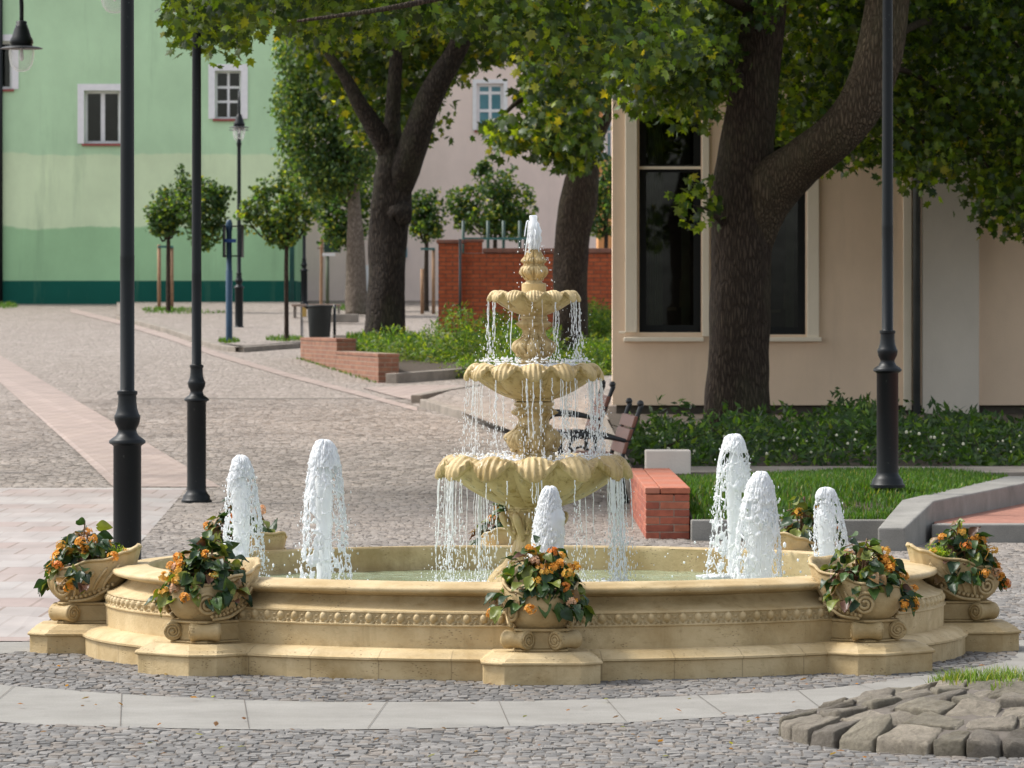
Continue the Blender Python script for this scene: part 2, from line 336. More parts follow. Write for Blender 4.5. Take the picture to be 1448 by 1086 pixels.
# ------------------------------------------------------------------ mesh helpers
def wl(o):
    v = Vector((0, 0, 0))
    while o is not None: v += o.location; o = o.parent
    return v
def finish(name, me, mat, parent=None, loc=None, smooth=True):
    o = bpy.data.objects.new(name, me); COL.objects.link(o)
    if parent is not None:
        o.parent = parent; off = wl(parent)
    else:
        off = Vector(loc) if loc is not None else Vector((0, 0, 0)); o.location = off
    if off.length > 0: me.transform(__import__('mathutils').Matrix.Translation(-off))
    if mat is not None:
        for m in (mat if isinstance(mat, (list, tuple)) else [mat]): me.materials.append(m)
    if smooth: me.polygons.foreach_set('use_smooth', np.ones(len(me.polygons), bool))
    me.update(); return o
class MB:
    def __init__(s): s.v = []; s.f = []; s.mi = []
    def add(s, vs, fs, m=0):
        o = len(s.v); s.v.extend([tuple(x) for x in vs]); s.f.extend([tuple(i + o for i in f) for f in fs]); s.mi.extend([m] * len(fs)); return s
    def box(s, x0, x1, y0, y1, z0, z1, m=0):
        return s.add([(x0, y0, z0), (x1, y0, z0), (x1, y1, z0), (x0, y1, z0), (x0, y0, z1), (x1, y0, z1), (x1, y1, z1), (x0, y1, z1)],
                     [(0, 3, 2, 1), (4, 5, 6, 7), (0, 1, 5, 4), (1, 2, 6, 5), (2, 3, 7, 6), (3, 0, 4, 7)], m)
    def prism(s, pts, z0, z1, m=0, shrink=None):
        n = len(pts); top = shrink if shrink else pts
        zb = z0 if callable(z0) else (lambda p: z0); zt = z1 if callable(z1) else (lambda p: z1)
        vs = [(p[0], p[1], zb(p)) for p in pts] + [(p[0], p[1], zt(p)) for p in top]
        a = sum(pts[i][0] * pts[(i + 1) % n][1] - pts[(i + 1) % n][0] * pts[i][1] for i in range(n))
        side = [(i, (i + 1) % n, n + (i + 1) % n, n + i) for i in range(n)]
        bot, tp = tuple(range(n))[::-1], tuple(range(n, 2 * n))
        if a < 0: side = [f[::-1] for f in side]; bot, tp = bot[::-1], tp[::-1]
        return s.add(vs, side + [bot, tp], m)
    def lathe(s, prof, c=(0, 0, 0), seg=32, mod=None, m=0, closed=False):
        n = len(prof); vs = []; fs = []
        for j in range(seg):
            th = 2 * PI * j / seg
            for i, (r, z) in enumerate(prof):
                if mod: r, z = mod(th, i, r, z)
                vs.append((c[0] + r * math.cos(th), c[1] + r * math.sin(th), c[2] + z))
        for j in range(seg):
            k = (j + 1) % seg
            for i in range(n - 1):
                fs.append((j * n + i, k * n + i, k * n + i + 1, j * n + i + 1))
        return s.add(vs, fs, m)
    def tube(s, pts, rad, seg=10, m=0, cap=True, wob=None):
        pts = [Vector(p) for p in pts]; n = len(pts)
        if not isinstance(rad, (list, tuple)): rad = [rad] * n
        vs = []; fs = []; up = None
        for i, p in enumerate(pts):
            d = (pts[min(i + 1, n - 1)] - pts[max(i - 1, 0)]).normalized()
            if up is None:
                up = Vector((0, 0, 1)) if abs(d.z) < 0.9 else Vector((1, 0, 0))
            a = d.cross(up)
            if a.length < 1e-5: a = d.orthogonal()
            a.normalize(); b = d.cross(a).normalized(); up = -b if False else up
            # parallel transport
            up = (up - d * up.dot(d)); up = up.normalized() if up.length > 1e-5 else d.orthogonal().normalized()
            a = d.cross(up).normalized(); b = up
            for j in range(seg):
                t = 2 * PI * j / seg; r = rad[i]
                if wob: r *= wob(p, t)
                vs.append(tuple(p + a * (r * math.cos(t)) + b * (r * math.sin(t))))
        for i in range(n - 1):
            for j in range(seg):
                k = (j + 1) % seg
                fs.append((i * seg + j, i * seg + k, (i + 1) * seg + k, (i + 1) * seg + j))
        if cap:
            fs.append(tuple(range(seg))[::-1]); fs.append(tuple((n - 1) * seg + j for j in range(seg)))
        return s.add(vs, fs, m)
    def blob(s, c, r, m=0, seg=6, rings=4, sx=1, sy=1, sz=1):
        vs = [(c[0], c[1], c[2] + r * sz)]; fs = []
        for i in range(1, rings):
            t = PI * i / rings
            for j in range(seg):
                p = 2 * PI * j / seg
                vs.append((c[0] + r * sx * math.sin(t) * math.cos(p), c[1] + r * sy * math.sin(t) * math.sin(p), c[2] + r * sz * math.cos(t)))
        vs.append((c[0], c[1], c[2] - r * sz)); L = len(vs) - 1
        for j in range(seg):
            k = (j + 1) % seg
            fs.append((0, 1 + j, 1 + k))
            for i in range(rings - 2):
                a = 1 + i * seg; fs.append((a + j, a + seg + j, a + seg + k, a + k))
            a = 1 + (rings - 2) * seg; fs.append((a + j, L, a + k))
        return s.add(vs, fs, m)
    def mesh(s, name):
        me = bpy.data.meshes.new(name); me.from_pydata(s.v, [], s.f)
        if any(s.mi): me.polygons.foreach_set('material_index', s.mi)
        return me
    def build(s, name, mat, parent=None, loc=None, smooth=False, bevel=0.0, fix=True):
        me = s.mesh(name)
        if fix:
            bm = bmesh.new(); bm.from_mesh(me); bmesh.ops.recalc_face_normals(bm, faces=bm.faces); bm.to_mesh(me); bm.free()
        o = finish(name, me, mat, parent, loc, smooth)
        if bevel:
            b = o.modifiers.new('bevel', 'BEVEL'); b.width = bevel; b.segments = 2; b.limit_method = 'ANGLE'; b.angle_limit = 0.6
        return o
def smooth_by_angle(o, ang=40):
    me = o.data
    me.polygons.foreach_set('use_smooth', np.ones(len(me.polygons), bool))
    try: me.set_sharp_from_angle(angle=math.radians(ang))
    except Exception: pass
def tag(o, label, cat, group=None, kind=None):
    if label: o['label'] = label
    if cat: o['category'] = cat
    if group: o['group'] = group
    if kind: o['kind'] = kind
    return o
def thing(name, loc, label, cat, group=None, kind=None):
    o = bpy.data.objects.new(name, None); COL.objects.link(o); o.location = loc; o.empty_display_size = 0.2
    return tag(o, label, cat, group, kind)
def copy_tree(o, parent=None):
    c = o.copy(); COL.objects.link(c)
    if parent is not None: c.parent = parent
    for ch in list(o.children): copy_tree(ch, c)
    return c
def catmull(pts, rad, n=6):
    P = [Vector(p) for p in pts]; out = []; ro = []
    for i in range(len(P) - 1):
        p0, p1, p2, p3 = P[max(i - 1, 0)], P[i], P[i + 1], P[min(i + 2, len(P) - 1)]
        for k in range(n):
            t = k / n
            out.append(0.5 * ((2 * p1) + (p2 - p0) * t + (2 * p0 - 5 * p1 + 4 * p2 - p3) * t * t + (3 * p1 - p0 - 3 * p2 + p3) * t ** 3))
            ro.append(rad[i] * (1 - t) + rad[i + 1] * t)
    out.append(P[-1]); ro.append(rad[-1]); return out, ro
def dense(prof, n=4):
    o, _ = catmull([(r, z, 0) for r, z in prof], [0] * len(prof), n); return [(max(p.x, 0.0005), p.y) for p in o]
def inpoly(x, y, poly):
    c = np.zeros(np.shape(x), bool); n = len(poly); j = n - 1
    for i in range(n):
        xi, yi = poly[i]; xj, yj = poly[j]
        if yi != yj:
            c ^= ((yi > y) != (yj > y)) & (x < (xj - xi) * (y - yi) / (yj - yi) + xi)
        j = i
    return c
def np_mesh(name, V, Fa, col=None):
    # V (n,3), Fa (m,k) same-size faces, col (n,3)
    me = bpy.data.meshes.new(name); n = len(V); m, k = Fa.shape
    me.vertices.add(n); me.vertices.foreach_set('co', np.ascontiguousarray(V, np.float32).ravel())
    me.loops.add(m * k); me.loops.foreach_set('vertex_index', np.ascontiguousarray(Fa, np.int32).ravel())
    me.polygons.add(m); me.polygons.foreach_set('loop_start', np.arange(0, m * k, k, dtype=np.int32))
    me.update(calc_edges=True)
    if col is not None:
        a = me.color_attributes.new('col', 'FLOAT_COLOR', 'POINT')
        a.data.foreach_set('color', np.hstack([col, np.ones((n, 1))]).astype(np.float32).ravel())
    me.validate(); return me
EXPO = 0.88
# ------------------------------------------------------------------ foliage
MAPLE = np.array([(0, 0, 0), (.26, -.10, 0), (.24, .10, 0), (.56, .22, 0), (.36, .36, 0), (.58, .66, 0), (.24, .62, 0), (0, 1.05, 0),
                  (-.24, .62, 0), (-.58, .66, 0), (-.36, .36, 0), (-.56, .22, 0), (-.24, .10, 0), (-.26, -.10, 0), (0, .35, 0)], float)
MAPLE[:, 2] = -0.28 * np.abs(MAPLE[:, 0]) - 0.22 * MAPLE[:, 1] ** 2
MAPLE_F = np.array([(i, (i + 1) % 14, 14) for i in range(14)])
OVAL = np.array([(0, 0, 0), (.26, .28, -.06), (.30, .58, -.10), (0, 1, -.22), (-.30, .58, -.10), (-.26, .28, -.06), (0, .5, .03)], float)
OVAL_F = np.array([(i, (i + 1) % 6, 6) for i in range(6)])
LANCE = np.array([(0, 0, 0), (.13, .4, -.03), (0, 1, -.2), (-.13, .4, -.03)], float)
LANCE_F = np.array([(0, 1, 2), (0, 2, 3)])
def norm(a): return a / (np.linalg.norm(a, axis=-1, keepdims=True) + 1e-9)
def leaves_mesh(name, P, size, shape, faces, pal, r, nb=(0, -.25, .55), nj=.8, tip=None, tj=.6):
    """one leaf per point: normal around nb, tip falling outwards and down; pal = list of (weight, colour)"""
    N = len(P)
    nrm = norm(np.array(nb)[None] + r.normal(0, nj, (N, 3)))
    t = (r.normal(0, tj, (N, 3)) + (np.array([0, 0, -.7])[None] if tip is None else tip))
    t = norm(t - nrm * np.sum(t * nrm, 1, keepdims=True)); b = np.cross(t, nrm)
    s = size * r.uniform(.65, 1.2, N)
    V = P[:, None, :] + s[:, None, None] * (shape[None, :, 0:1] * b[:, None] + shape[None, :, 1:2] * t[:, None] + shape[None, :, 2:3] * nrm[:, None])
    k = len(shape); Fa = (faces[None] + (np.arange(N) * k)[:, None, None]).reshape(-1, 3)
    w = np.array([p[0] for p in pal], float); w /= w.sum(); C = np.array([p[1][:3] for p in pal])
    ci = C[r.choice(len(pal), N, p=w)] * r.uniform(.75, 1.25, (N, 1)) * (1 + r.normal(0, .06, (N, 3)))
    return np_mesh(name, V.reshape(-1, 3), Fa, np.repeat(np.clip(ci, .003, 1), k, 0))
def clusters_in(poly, Y0, Y1, n, r):
    """cluster centres inside a traced outline that is given real depth"""
    p = np.array(poly, float); lo, hi = p.min(0), p.max(0); out = []
    while len(out) < n:
        x = r.uniform(lo[0], hi[0], 400); y = r.uniform(lo[1], hi[1], 400); k = inpoly(x, y, poly)
        for a, b in zip(x[k], y[k]):
            out.append(tuple(Wp(a, b, r.uniform(Y0, Y1))))
    return np.array(out[:n])
def around(C, m, rad, r, flat=.7):
    d = r.normal(0, 1, (len(C), m, 3)); d = norm(d) * (r.uniform(0, 1, (len(C), m, 1)) ** .45)
    d[..., 2] *= flat
    s = rad * r.uniform(.6, 1.3, (len(C), 1, 1))
    return (C[:, None] + d * s).reshape(-1, 3)
def blob_points(blobs, n, r):
    """points in ellipsoids (x,y,z,rx,ry,rz), thicker near their surface"""
    B = np.array(blobs, float); w = B[:, 3] * B[:, 5] * B[:, 4]; w = w ** .75; w /= w.sum()
    i = r.choice(len(B), n, p=w)
    d = norm(r.normal(0, 1, (n, 3))) * (r.uniform(0, 1, (n, 1)) ** .38)
    return B[i, :3] + d * B[i, 3:6]
G_DEEP, G_MID, G_YEL, G_LIME = lin(40, 64, 22), lin(66, 92, 28), lin(130, 140, 40), lin(98, 126, 36)

def limb(mb, path, n=7, seg=14, rough=.06):
    """path: list of (px, py, Y, r_px)"""
    P = [Wp(a, b, Y) for a, b, Y, _ in path]; R = [rr * Y / F for _, _, Y, rr in path]
    pts, rad = catmull(P, R, n)
    mb.tube(pts, rad, seg, wob=lambda p, t: 1 + rough * math.sin(3 * t + p.z * 2.1) + rough * 1.2 * mnoise.noise(Vector((p.x * 2 + 3 * math.cos(t), p.y + 3 * math.sin(t), p.z * 2.4))))

# ------------------------------------------------------------------ big maple beside the beige house
def big_maple():
    Y = 55.0; base = Wp(1042, 612, Y)
    root = thing('maple_tree', base, 'large maple with a thick bent limb, standing before the beige house', 'tree', 'old maple trees')
    mb = MB()
    limb(mb, [(1042, 640, Y, 60), (1042, 612, Y, 54), (1042, 585, Y, 48), (1042, 540, Y, 44), (1044, 480, Y, 43), (1047, 400, Y, 42), (1050, 330, Y, 43), (1050, 268, Y, 42),
              (1056, 200, Y, 38), (1066, 120, Y, 34), (1078, 40, Y, 31), (1090, -60, Y, 27), (1098, -200, Y, 18), (1104, -360, Y, 7)], 8, 28, .05)
    mb.build('trunk', MAT['bark'], root, smooth=True)
    lb = MB()
    limb(lb, [(1044, 470, Y + .1, 26), (1049, 390, Y + .08, 35), (1060, 325, Y + .04, 41), (1090, 268, Y - .1, 41), (1135, 228, Y - .4, 33), (1180, 192, Y - .8, 32), (1214, 150, Y - .9, 33), (1236, 100, Y - .9, 33),
              (1248, 50, Y - .9, 33), (1256, 0, Y - .9, 31), (1266, -80, Y - 1, 27), (1290, -200, Y - 1, 18), (1330, -340, Y - 1, 6)], 8, 26, .04)
    lb.build('limb', MAT['bark_limb'], root, smooth=True)
    br = MB()
    for p in ([(1080, 20, Y, 14), (980, -30, Y - 3, 12), (840, -40, Y - 8, 9), (700, -20, Y - 11, 6), (560, 10, Y - 12, 4), (420, 30, Y - 12, 2)],
              [(1060, 130, Y, 10), (1000, 60, Y - 1, 8), (930, 30, Y - 3, 6), (870, 40, Y - 4, 3)],
              [(1250, 60, Y - .5, 7), (1310, 30, Y + 1.5, 5), (1360, 42, Y + 2.5, 4), (1400, 30, Y + 3, 3), (1480, 110, Y + 3, 2)],
              [(1240, 90, Y - .4, 5), (1290, 104, Y + 2, 4), (1330, 130, Y + 3, 3.4), (1352, 170, Y + 3.2, 2.6), (1400, 240, Y + 3.4, 1.6)],
              [(1210, 160, Y - .4, 5), (1262, 164, Y + 2, 3.2), (1300, 190, Y + 2.6, 2.4), (1318, 240, Y + 2.8, 1.4)],
              [(1256, 0, Y - .9, 12), (1340, -60, Y + 1, 9), (1450, -80, Y + 2, 6), (1600, -40, Y + 2, 3)],
              [(1030, 330, Y, 5), (1005, 300, Y - .5, 2), (980, 290, Y - .6, 1)]):
        limb(br, p, 5, 8, .05)
    br.build('branch', MAT['bark'], root, smooth=True)
    r = np.random.default_rng(5)
    A = [(250, -90), (248, 36), (262, 50), (284, 40), (300, 66), (316, 76), (334, 56), (352, 24), (395, 20), (430, 40), (480, 46), (520, 40), (560, 50),
         (610, 34), (650, 44), (690, 36), (720, 56), (780, 70), (860, 88), (900, 104), (950, 90), (985, 60), (985, -90)]
    Bp = [(865, -90), (880, 130), (908, 156), (935, 146), (980, 165), (1016, 140), (1036, 60), (1040, -90)]
    Cp = [(1095, -90), (1102, 195), (1135, 225), (1160, 215), (1200, 240), (1240, 228), (1290, 262), (1330, 246), (1372, 240), (1395, 300), (1425, 322),
          (1450, 318), (1600, 318), (1720, 150), (1720, -90)]
    cA = clusters_in(A, 47.0, 56, 1450, r)
    cB = clusters_in(Bp, 53.5, 61, 720, r); cC = clusters_in(Cp, 56.6, 61.3, 1800, r)
    up = blob_points([(-2.2, 52, 7.0, 3.6, 5, 1.7), (1.5, 56, 7.4, 4, 6, 2.0), (5, 58, 7.4, 4.5, 5, 2.2), (4.5, 56, 7.0, 4.5, 4.5, 1.2), (-5.0, 50.0, 7.6, 2.4, 5.0, 1.4)], 1050, r)  # unseen upper crown; last two clumps added to shade plaza and right side
    up = up[up[:, 2] > HC + (H0 + 105) * up[:, 1] / F]
    P1 = around(cA, 13, .34, r); P2 = around(np.vstack([cB, cC]), 14, .36, r); P3 = around(up, 12, .5, r)
    small = around(clusters_in([(945, 300), (962, 262), (1000, 255), (1022, 268), (1012, 312), (980, 318)], 54, 54.8, 10, r), 9, .18, r)
    tuft = around(clusters_in([(1062, -10), (1066, 28), (1084, 40), (1108, 18), (1108, -10)], 53.8, 54.3, 10, r), 9, .18, r)
    pal = [(4, G_DEEP), (5, G_MID), (.25, G_YEL), (3.4, G_LIME)]
    PP = np.vstack([P1, P2, small, tuft]); PP = PP[CX + PP[:, 0] * F / PP[:, 1] > 226]
    me = leaves_mesh('crown', PP, .098, MAPLE, MAPLE_F, pal, r, nb=(0, -.45, .45), nj=.65)
    finish('crown', me, MAT['leaf'], root, smooth=False)
    me = leaves_mesh('crown_top', P3, .30, OVAL, OVAL_F, pal, r)
    finish('crown_top', me, MAT['leaf'], root, smooth=False)
big_maple()

def forked_maple():
    Y = 92.0; base = Wp(543, 478, Y)
    root = thing('maple_tree', base, 'dark forked maple rising from the shrub bed behind the low brick wall', 'tree', 'old maple trees')
    mb = MB()
    limb(mb, [(541, 490, Y, 36), (542, 478, Y, 31), (544, 450, Y, 28), (547, 400, Y, 26), (550, 340, Y, 27), (553, 290, Y, 29), (554, 250, Y, 27), (553, 215, Y, 19),
              (555, 170, Y, 11), (558, 120, Y, 10), (562, 60, Y, 9), (566, -20, Y, 8), (560, -160, Y, 3)], 7, 20, .06)
    limb(mb, [(560, 290, Y, 14), (572, 240, Y - .2, 21), (588, 195, Y - .3, 20), (604, 150, Y - .3, 19), (622, 112, Y - .4, 17), (642, 78, Y - .4, 15), (655, 45, Y - .5, 14),
              (668, -20, Y - .5, 12), (690, -150, Y - .5, 4)], 6, 16, .05)
    limb(mb, [(550, 230, Y, 12), (540, 200, Y - .1, 15), (524, 172, Y - .2, 13), (506, 142, Y - .3, 11), (488, 108, Y - .4, 8), (466, 78, Y - .5, 6), (430, 20, Y - .6, 4)], 6, 14, .06)
    limb(mb, [(547, 312, Y, 10), (566, 300, Y - .3, 17), (572, 318, Y - .3, 8)], 5, 12, .1)
    mb.build('trunk', MAT['bark_dark'], root, smooth=True)
    r = np.random.default_rng(6)
    A = [(250, -70), (380, 20), (430, 70), (470, 125), (500, 175), (535, 210), (550, 200), (580, 205), (605, 185), (632, 130), (690, 90), (760, 60), (800, -70)]
    c1 = clusters_in(A, 92.8, 98, 900, r)
    up = blob_points([(-2.5, 92, 9.2, 4.2, 5, 2.0)], 250, r)
    P = around(c1, 12, .5, r); P3 = around(up, 12, .7, r)
    pal = [(5, G_DEEP), (4, G_MID), (1, G_YEL), (1, G_LIME)]
    finish('crown', leaves_mesh('crown', P, .15, MAPLE, MAPLE_F, pal, r, nb=(0, -.3, .5)), MAT['leaf'], root, smooth=False)
    finish('crown_top', leaves_mesh('crown_top', P3, .34, OVAL, OVAL_F, pal, r), MAT['leaf'], root, smooth=False)
forked_maple()

def middle_maple():
    Y = 88.0; base = Wp(803, 520, Y)
    root = thing('maple_tree', base, 'stout maple right behind the tiered column, hanging foliage over the brick garden wall', 'tree', 'old maple trees')
    mb = MB()
    limb(mb, [(802, 545, Y, 34), (803, 520, Y, 31), (805, 480, Y, 26), (806, 430, Y, 24), (808, 380, Y, 24), (811, 330, Y, 25), (818, 285, Y, 26), (821, 258, Y, 25), (824, 230, Y, 21),
              (818, 190, Y, 17), (812, 130, Y, 13), (806, 50, Y, 9), (804, -80, Y, 5)], 7, 18, .07)
    limb(mb, [(820, 250, Y, 9), (838, 215, Y - .3, 11), (852, 180, Y - .5, 8), (880, 130, Y - .5, 5), (920, 60, Y - .5, 3)], 5, 10, .08)
    limb(mb, [(812, 180, Y, 7), (780, 150, Y - .6, 6), (740, 140, Y - 1, 4), (705, 170, Y - 1.2, 2)], 5, 8, .08)
    mb.build('trunk', MAT['bark'], root, smooth=True)
    r = np.random.default_rng(8)
    A = [(735, 30), (735, 70), (742, 110), (752, 145), (775, 165), (800, 205), (818, 195), (840, 145), (870, 138), (890, 100), (905, 30)]
    B_ = [(700, 192), (712, 178), (728, 168), (732, 192), (720, 204), (711, 208), (704, 202)]
    C_ = [(770, 180), (800, 175), (826, 185), (826, 216), (810, 236), (788, 216), (774, 214), (768, 200)]
    D_ = [(560, -90), (620, 10), (710, 45), (900, 55), (980, -90)]
    c = np.vstack([clusters_in(A, 83, 91, 360, r), clusters_in(B_, 84, 87, 36, r), clusters_in(C_, 84, 86.6, 150, r), clusters_in(D_, 83, 93, 260, r)])
    P = around(c, 11, .42, r)
    pal = [(5, G_DEEP), (4, G_MID), (1.2, G_YEL), (1.4, G_LIME)]
    finish('crown', leaves_mesh('crown', P, .155, MAPLE, MAPLE_F, pal, r, nb=(0, -.35, .45)), MAT['leaf'], root, smooth=False)
middle_maple()

def far_tree():
    Y = 130.0; base = Wp(505, 436, Y); base.z = g(Y)
    root = thing('broadleaf_tree', base, 'tall bushy pale-trunked tree before the seam of green and pink houses', 'tree')
    mb = MB()
    limb(mb, [(504, 445, Y, 17), (504, 400, Y, 15), (503, 350, Y, 13), (500, 280, Y, 9), (495, 180, Y, 6), (490, 60, Y, 3)], 6, 14, .05)
    mb.build('trunk', MAT['bark_pale'], root, smooth=True)
    r = np.random.default_rng(9)
    k = Y / F
    bl = []
    for px, py, rx, ry in ((455, 110, 62, 52), (440, 175, 50, 45), (500, 190, 45, 60), (480, 235, 55, 34), (430, 235, 38, 30), (420, 80, 34, 34), (470, 40, 60, 40), (520, 90, 45, 50), (410, 140, 22, 26), (414, 200, 18, 22), (470, 255, 44, 26), (440, 258, 30, 18)):
        c = Wp(px, py, Y); bl.append((c.x, c.y, c.z, rx * k, 1.3, ry * k))
    C = blob_points(bl, 2500, r); P = around(C, 9, .30, r)
    pal = [(4, lin(58, 84, 44)), (4, lin(78, 106, 52)), (1.3, lin(128, 142, 60))]
    finish('crown', leaves_mesh('crown', P, .125, OVAL, OVAL_F, pal, r, nb=(0, -.3, .4)), MAT['leaf_soft'], root, smooth=False)
far_tree()

def small_tree(tx, by, Y, blobs, label, n, yel=.3, stakes=None, top=None, seed=1, lean=0):
    k = Y / F; base = Wp(tx, by, Y)
    root = thing('young_tree', base, label, 'tree', 'young trees lining the square')
    mb = MB(); topy = top if top else min(b[1] for b in blobs)
    cx = sum(b[0] for b in blobs) / len(blobs); my = (by + topy) / 2
    limb(mb, [(tx, by + 2, Y, 4.5), (tx, by - 8, Y, 3.4), (tx + lean, my, Y, 3.0), (tx + lean, topy + 30, Y, 2.4), (cx, topy, Y, 1)], 5, 8, .06)
    for b in blobs:
        limb(mb, [(tx + lean, my + (topy - my) * .35, Y, 2.0), ((tx + b[0]) / 2, (my + b[1]) / 2, Y, 1.5), (b[0], b[1], Y, .7)], 4, 6, .06)
    mb.build('trunk', MAT['bark'], root, smooth=True)
    r = np.random.default_rng(seed); bl = []; tips = []
    for px, py, rx, ry in blobs:
        c = Wp(px, py, Y); bl.append((c.x, c.y, c.z, rx * k, rx * k * .9, ry * k))
    for q in range(9):      # stray shoots break the outline
        b0 = bl[r.integers(len(bl))]; a_ = r.uniform(-.3, PI + .3); bl.append((b0[0] + b0[3] * 1.05 * math.cos(a_), b0[1], b0[2] + b0[5] * 1.0 * math.sin(a_), .13, .13, r.uniform(.12, .26)))
    C = blob_points(bl, n // 3, r); P = around(C, 7, .14, r)
    zm = np.median(P[:, 2])
    me = leaves_mesh('crown', P, .092, MAPLE, MAPLE_F, [(4, lin(50, 76, 40)), (4, lin(66, 96, 48)), (2.6 * yel, lin(140, 146, 52)), (4 * yel, lin(104, 130, 48))], r, nb=(0, -.3, .5))
    finish('crown', me, MAT['leaf_soft'], root, smooth=False)
    return root
def stakes(xs, y0, y1, Y, rail, label, m='stake_wood'):
    t = thing('tree_stake', Wp(xs[0], y1, Y), label, 'tree support', 'wooden supports of the young trees'); rr = 3.2 * Y / F * (.8)
    for x, a in zip(xs, y0):
        mb = MB(); mb.tube([Wp(x, a, Y), Wp(x, y1, Y)], rr, 8); mb.build('stake', MAT[m], t, smooth=True)
    if rail:
        mb = MB(); p, q = Wp(min(xs) - 2, rail, Y - .06), Wp(max(xs) + 2, rail, Y - .06)
        mb.box(p.x, q.x, p.y - .03, p.y + .03, p.z - .03, p.z + .03); mb.build('rail', MAT['teal_paint'], t)
Y = gY(441)
small_tree(238, 446, gY(446), [(234, 300, 26, 36), (222, 322, 16, 18), (240, 275, 14, 16), (248, 312, 20, 18)], 'young tree between two wooden stakes, leftmost before the green wall', 900, .22, seed=21)
stakes((225, 243), (346, 350), 440, gY(440), 349, 'two wooden stakes joined by a short rail, before the green wall')
small_tree(276, 446, gY(447), [(285, 290, 38, 40), (262, 266, 16, 20), (306, 280, 16, 24), (290, 330, 22, 24)], 'young tree with a dense round crown, its stem behind the second lamp post', 1300, .22, seed=22)
small_tree(405, 487, gY(488), [(392, 300, 38, 38), (368, 272, 18, 16), (412, 262, 20, 16), (420, 305, 22, 26), (362, 310, 16, 24), (398, 332, 30, 14), (344, 302, 14, 10), (440, 298, 14, 12)], 'young tree with loose yellow-green crown and thin bare stem beside the bin', 900, .75, seed=23)
small_tree(497, 440, gY(440), [(490, 300, 44, 44), (462, 310, 22, 28), (510, 275, 24, 26), (482, 335, 34, 20), (455, 285, 16, 12)], 'young tree with rounded crown just left of the dark forked trunk', 1500, .35, seed=24)
small_tree(603, 438, gY(441), [(603, 300, 27, 34), (588, 300, 12, 26), (606, 325, 22, 18)], 'young tree with egg-shaped crown between forked trunk and brick pillar', 900, .3, seed=25)
stakes((597, 613), (380, 352), 444, gY(444), 352, 'two thin stakes left of the brick pillar')
small_tree(700, 445, gY(441), [(690, 300, 46, 34), (732, 295, 30, 36), (652, 285, 24, 26), (702, 262, 36, 24), (660, 310, 22, 20), (720, 318, 34, 22)], 'wide-crowned young tree whose crown shows over the brick garden wall', 2300, .42, seed=26)
small_tree(857, 445, gY(441), [(856, 285, 24, 40), (846, 320, 16, 18), (866, 245, 20, 24), (838, 290, 12, 14)], 'young tree squeezed between the stout maple and the beige house', 1000, .3, seed=27)
t = thing('tree_stake', Wp(498, 440, gY(440) - .3), 'single orange-brown stake in front of the pale trunk', 'tree support', 'wooden supports of the young trees')
mb = MB(); mb.tube([Wp(498, 350, gY(440) - .3), Wp(497, 440, gY(440) - .3)], .05, 8); mb.build('stake', MAT['stake_wood'], t, smooth=True)
t = thing('tree_stake', Wp(455, 428, 140), 'slender bare stake beside the green notice board', 'tree support', 'wooden supports of the young trees')
mb = MB(); mb.tube([Wp(455, 335, 140), Wp(454, 430, 140)], .045, 8); mb.box(Wp(449, 0, 140).x, Wp(458, 0, 140).x, 139.9, 139.95, Wp(0, 352, 140).z, Wp(0, 350, 140).z); mb.build('stake', MAT['stake_wood'], t)

# ------------------------------------------------------------------ shrubs, hedge, lawn
def shrub(px, py, rpx, ry, Y, label, n, seed, flowers=False):
    c = Wp(px, py, Y); k = Y / F; r = np.random.default_rng(seed)
    root = thing('shrub', (c.x, c.y, c.z - ry * k), label, 'shrub', 'shrubs in the bed behind the low brick wall')
    bl = [(c.x + r.normal(0, .45) * rpx * k, c.y + r.normal(0, .5), c.z + r.normal(0, .25) * ry * k - .1, rpx * k * r.uniform(.4, .7), 1.0, ry * k * r.uniform(.6, .85)) for _ in range(9)]
    C = blob_points(bl, n // 8, r); C[:, 2] = np.maximum(C[:, 2], c.z - ry * k)
    P = around(C, 8, .13, r)
    pal = [(4, lin(66, 98, 32)), (4, lin(96, 126, 38)), (2, lin(138, 152, 52))]
    finish('foliage', leaves_mesh('foliage', P, .10, LANCE, LANCE_F, pal, r, nb=(0, -.5, .4), tip=np.array([[0, -.2, .5]])), MAT['leaf_soft'], root, smooth=False)
    mb = MB()
    for _ in range(14):
        b = bl[r.integers(len(bl))]; mb.tube([(c.x + r.normal(0, .12), c.y + r.normal(0, .12), c.z - ry * k), ((c.x + b[0]) / 2, b[1], c.z - .2), (b[0], b[1], b[2] + b[5] * .5)], [.015, .01, .004], 5)
    mb.build('stem', MAT['bark'], root)
for i, (px, py, rp, ry, Y_, lab) in enumerate((
        (540, 498, 46, 26, 90.5, 'low yellow-green shrub at the foot of the dark forked trunk'),
        (596, 502, 62, 42, 87, 'spreading green shrub right of the low brick wall end'),
        (650, 484, 66, 56, 88, 'bushy shrub in front of the brick pillar'),
        (708, 470, 56, 46, 92, 'taller yellow-tipped shrub against the brick garden wall'),
        (680, 516, 84, 34, 84.8, 'low shrub at the front edge of the bed'),
        (765, 488, 56, 46, 86.5, 'green shrub behind the middle bowl of the fountain'),
        (850, 455, 36, 34, 92, 'tall yellow-green shrub against the brick wall beside the beige house'),
        (800, 512, 60, 30, 85.2, 'broad low shrub at the foot of the stout middle maple'),
        (846, 495, 32, 30, 86, 'dark green shrub beside the left corner of the beige house'))):
    shrub(px, py, rp, ry, Y_, lab, 4600, 40 + i)

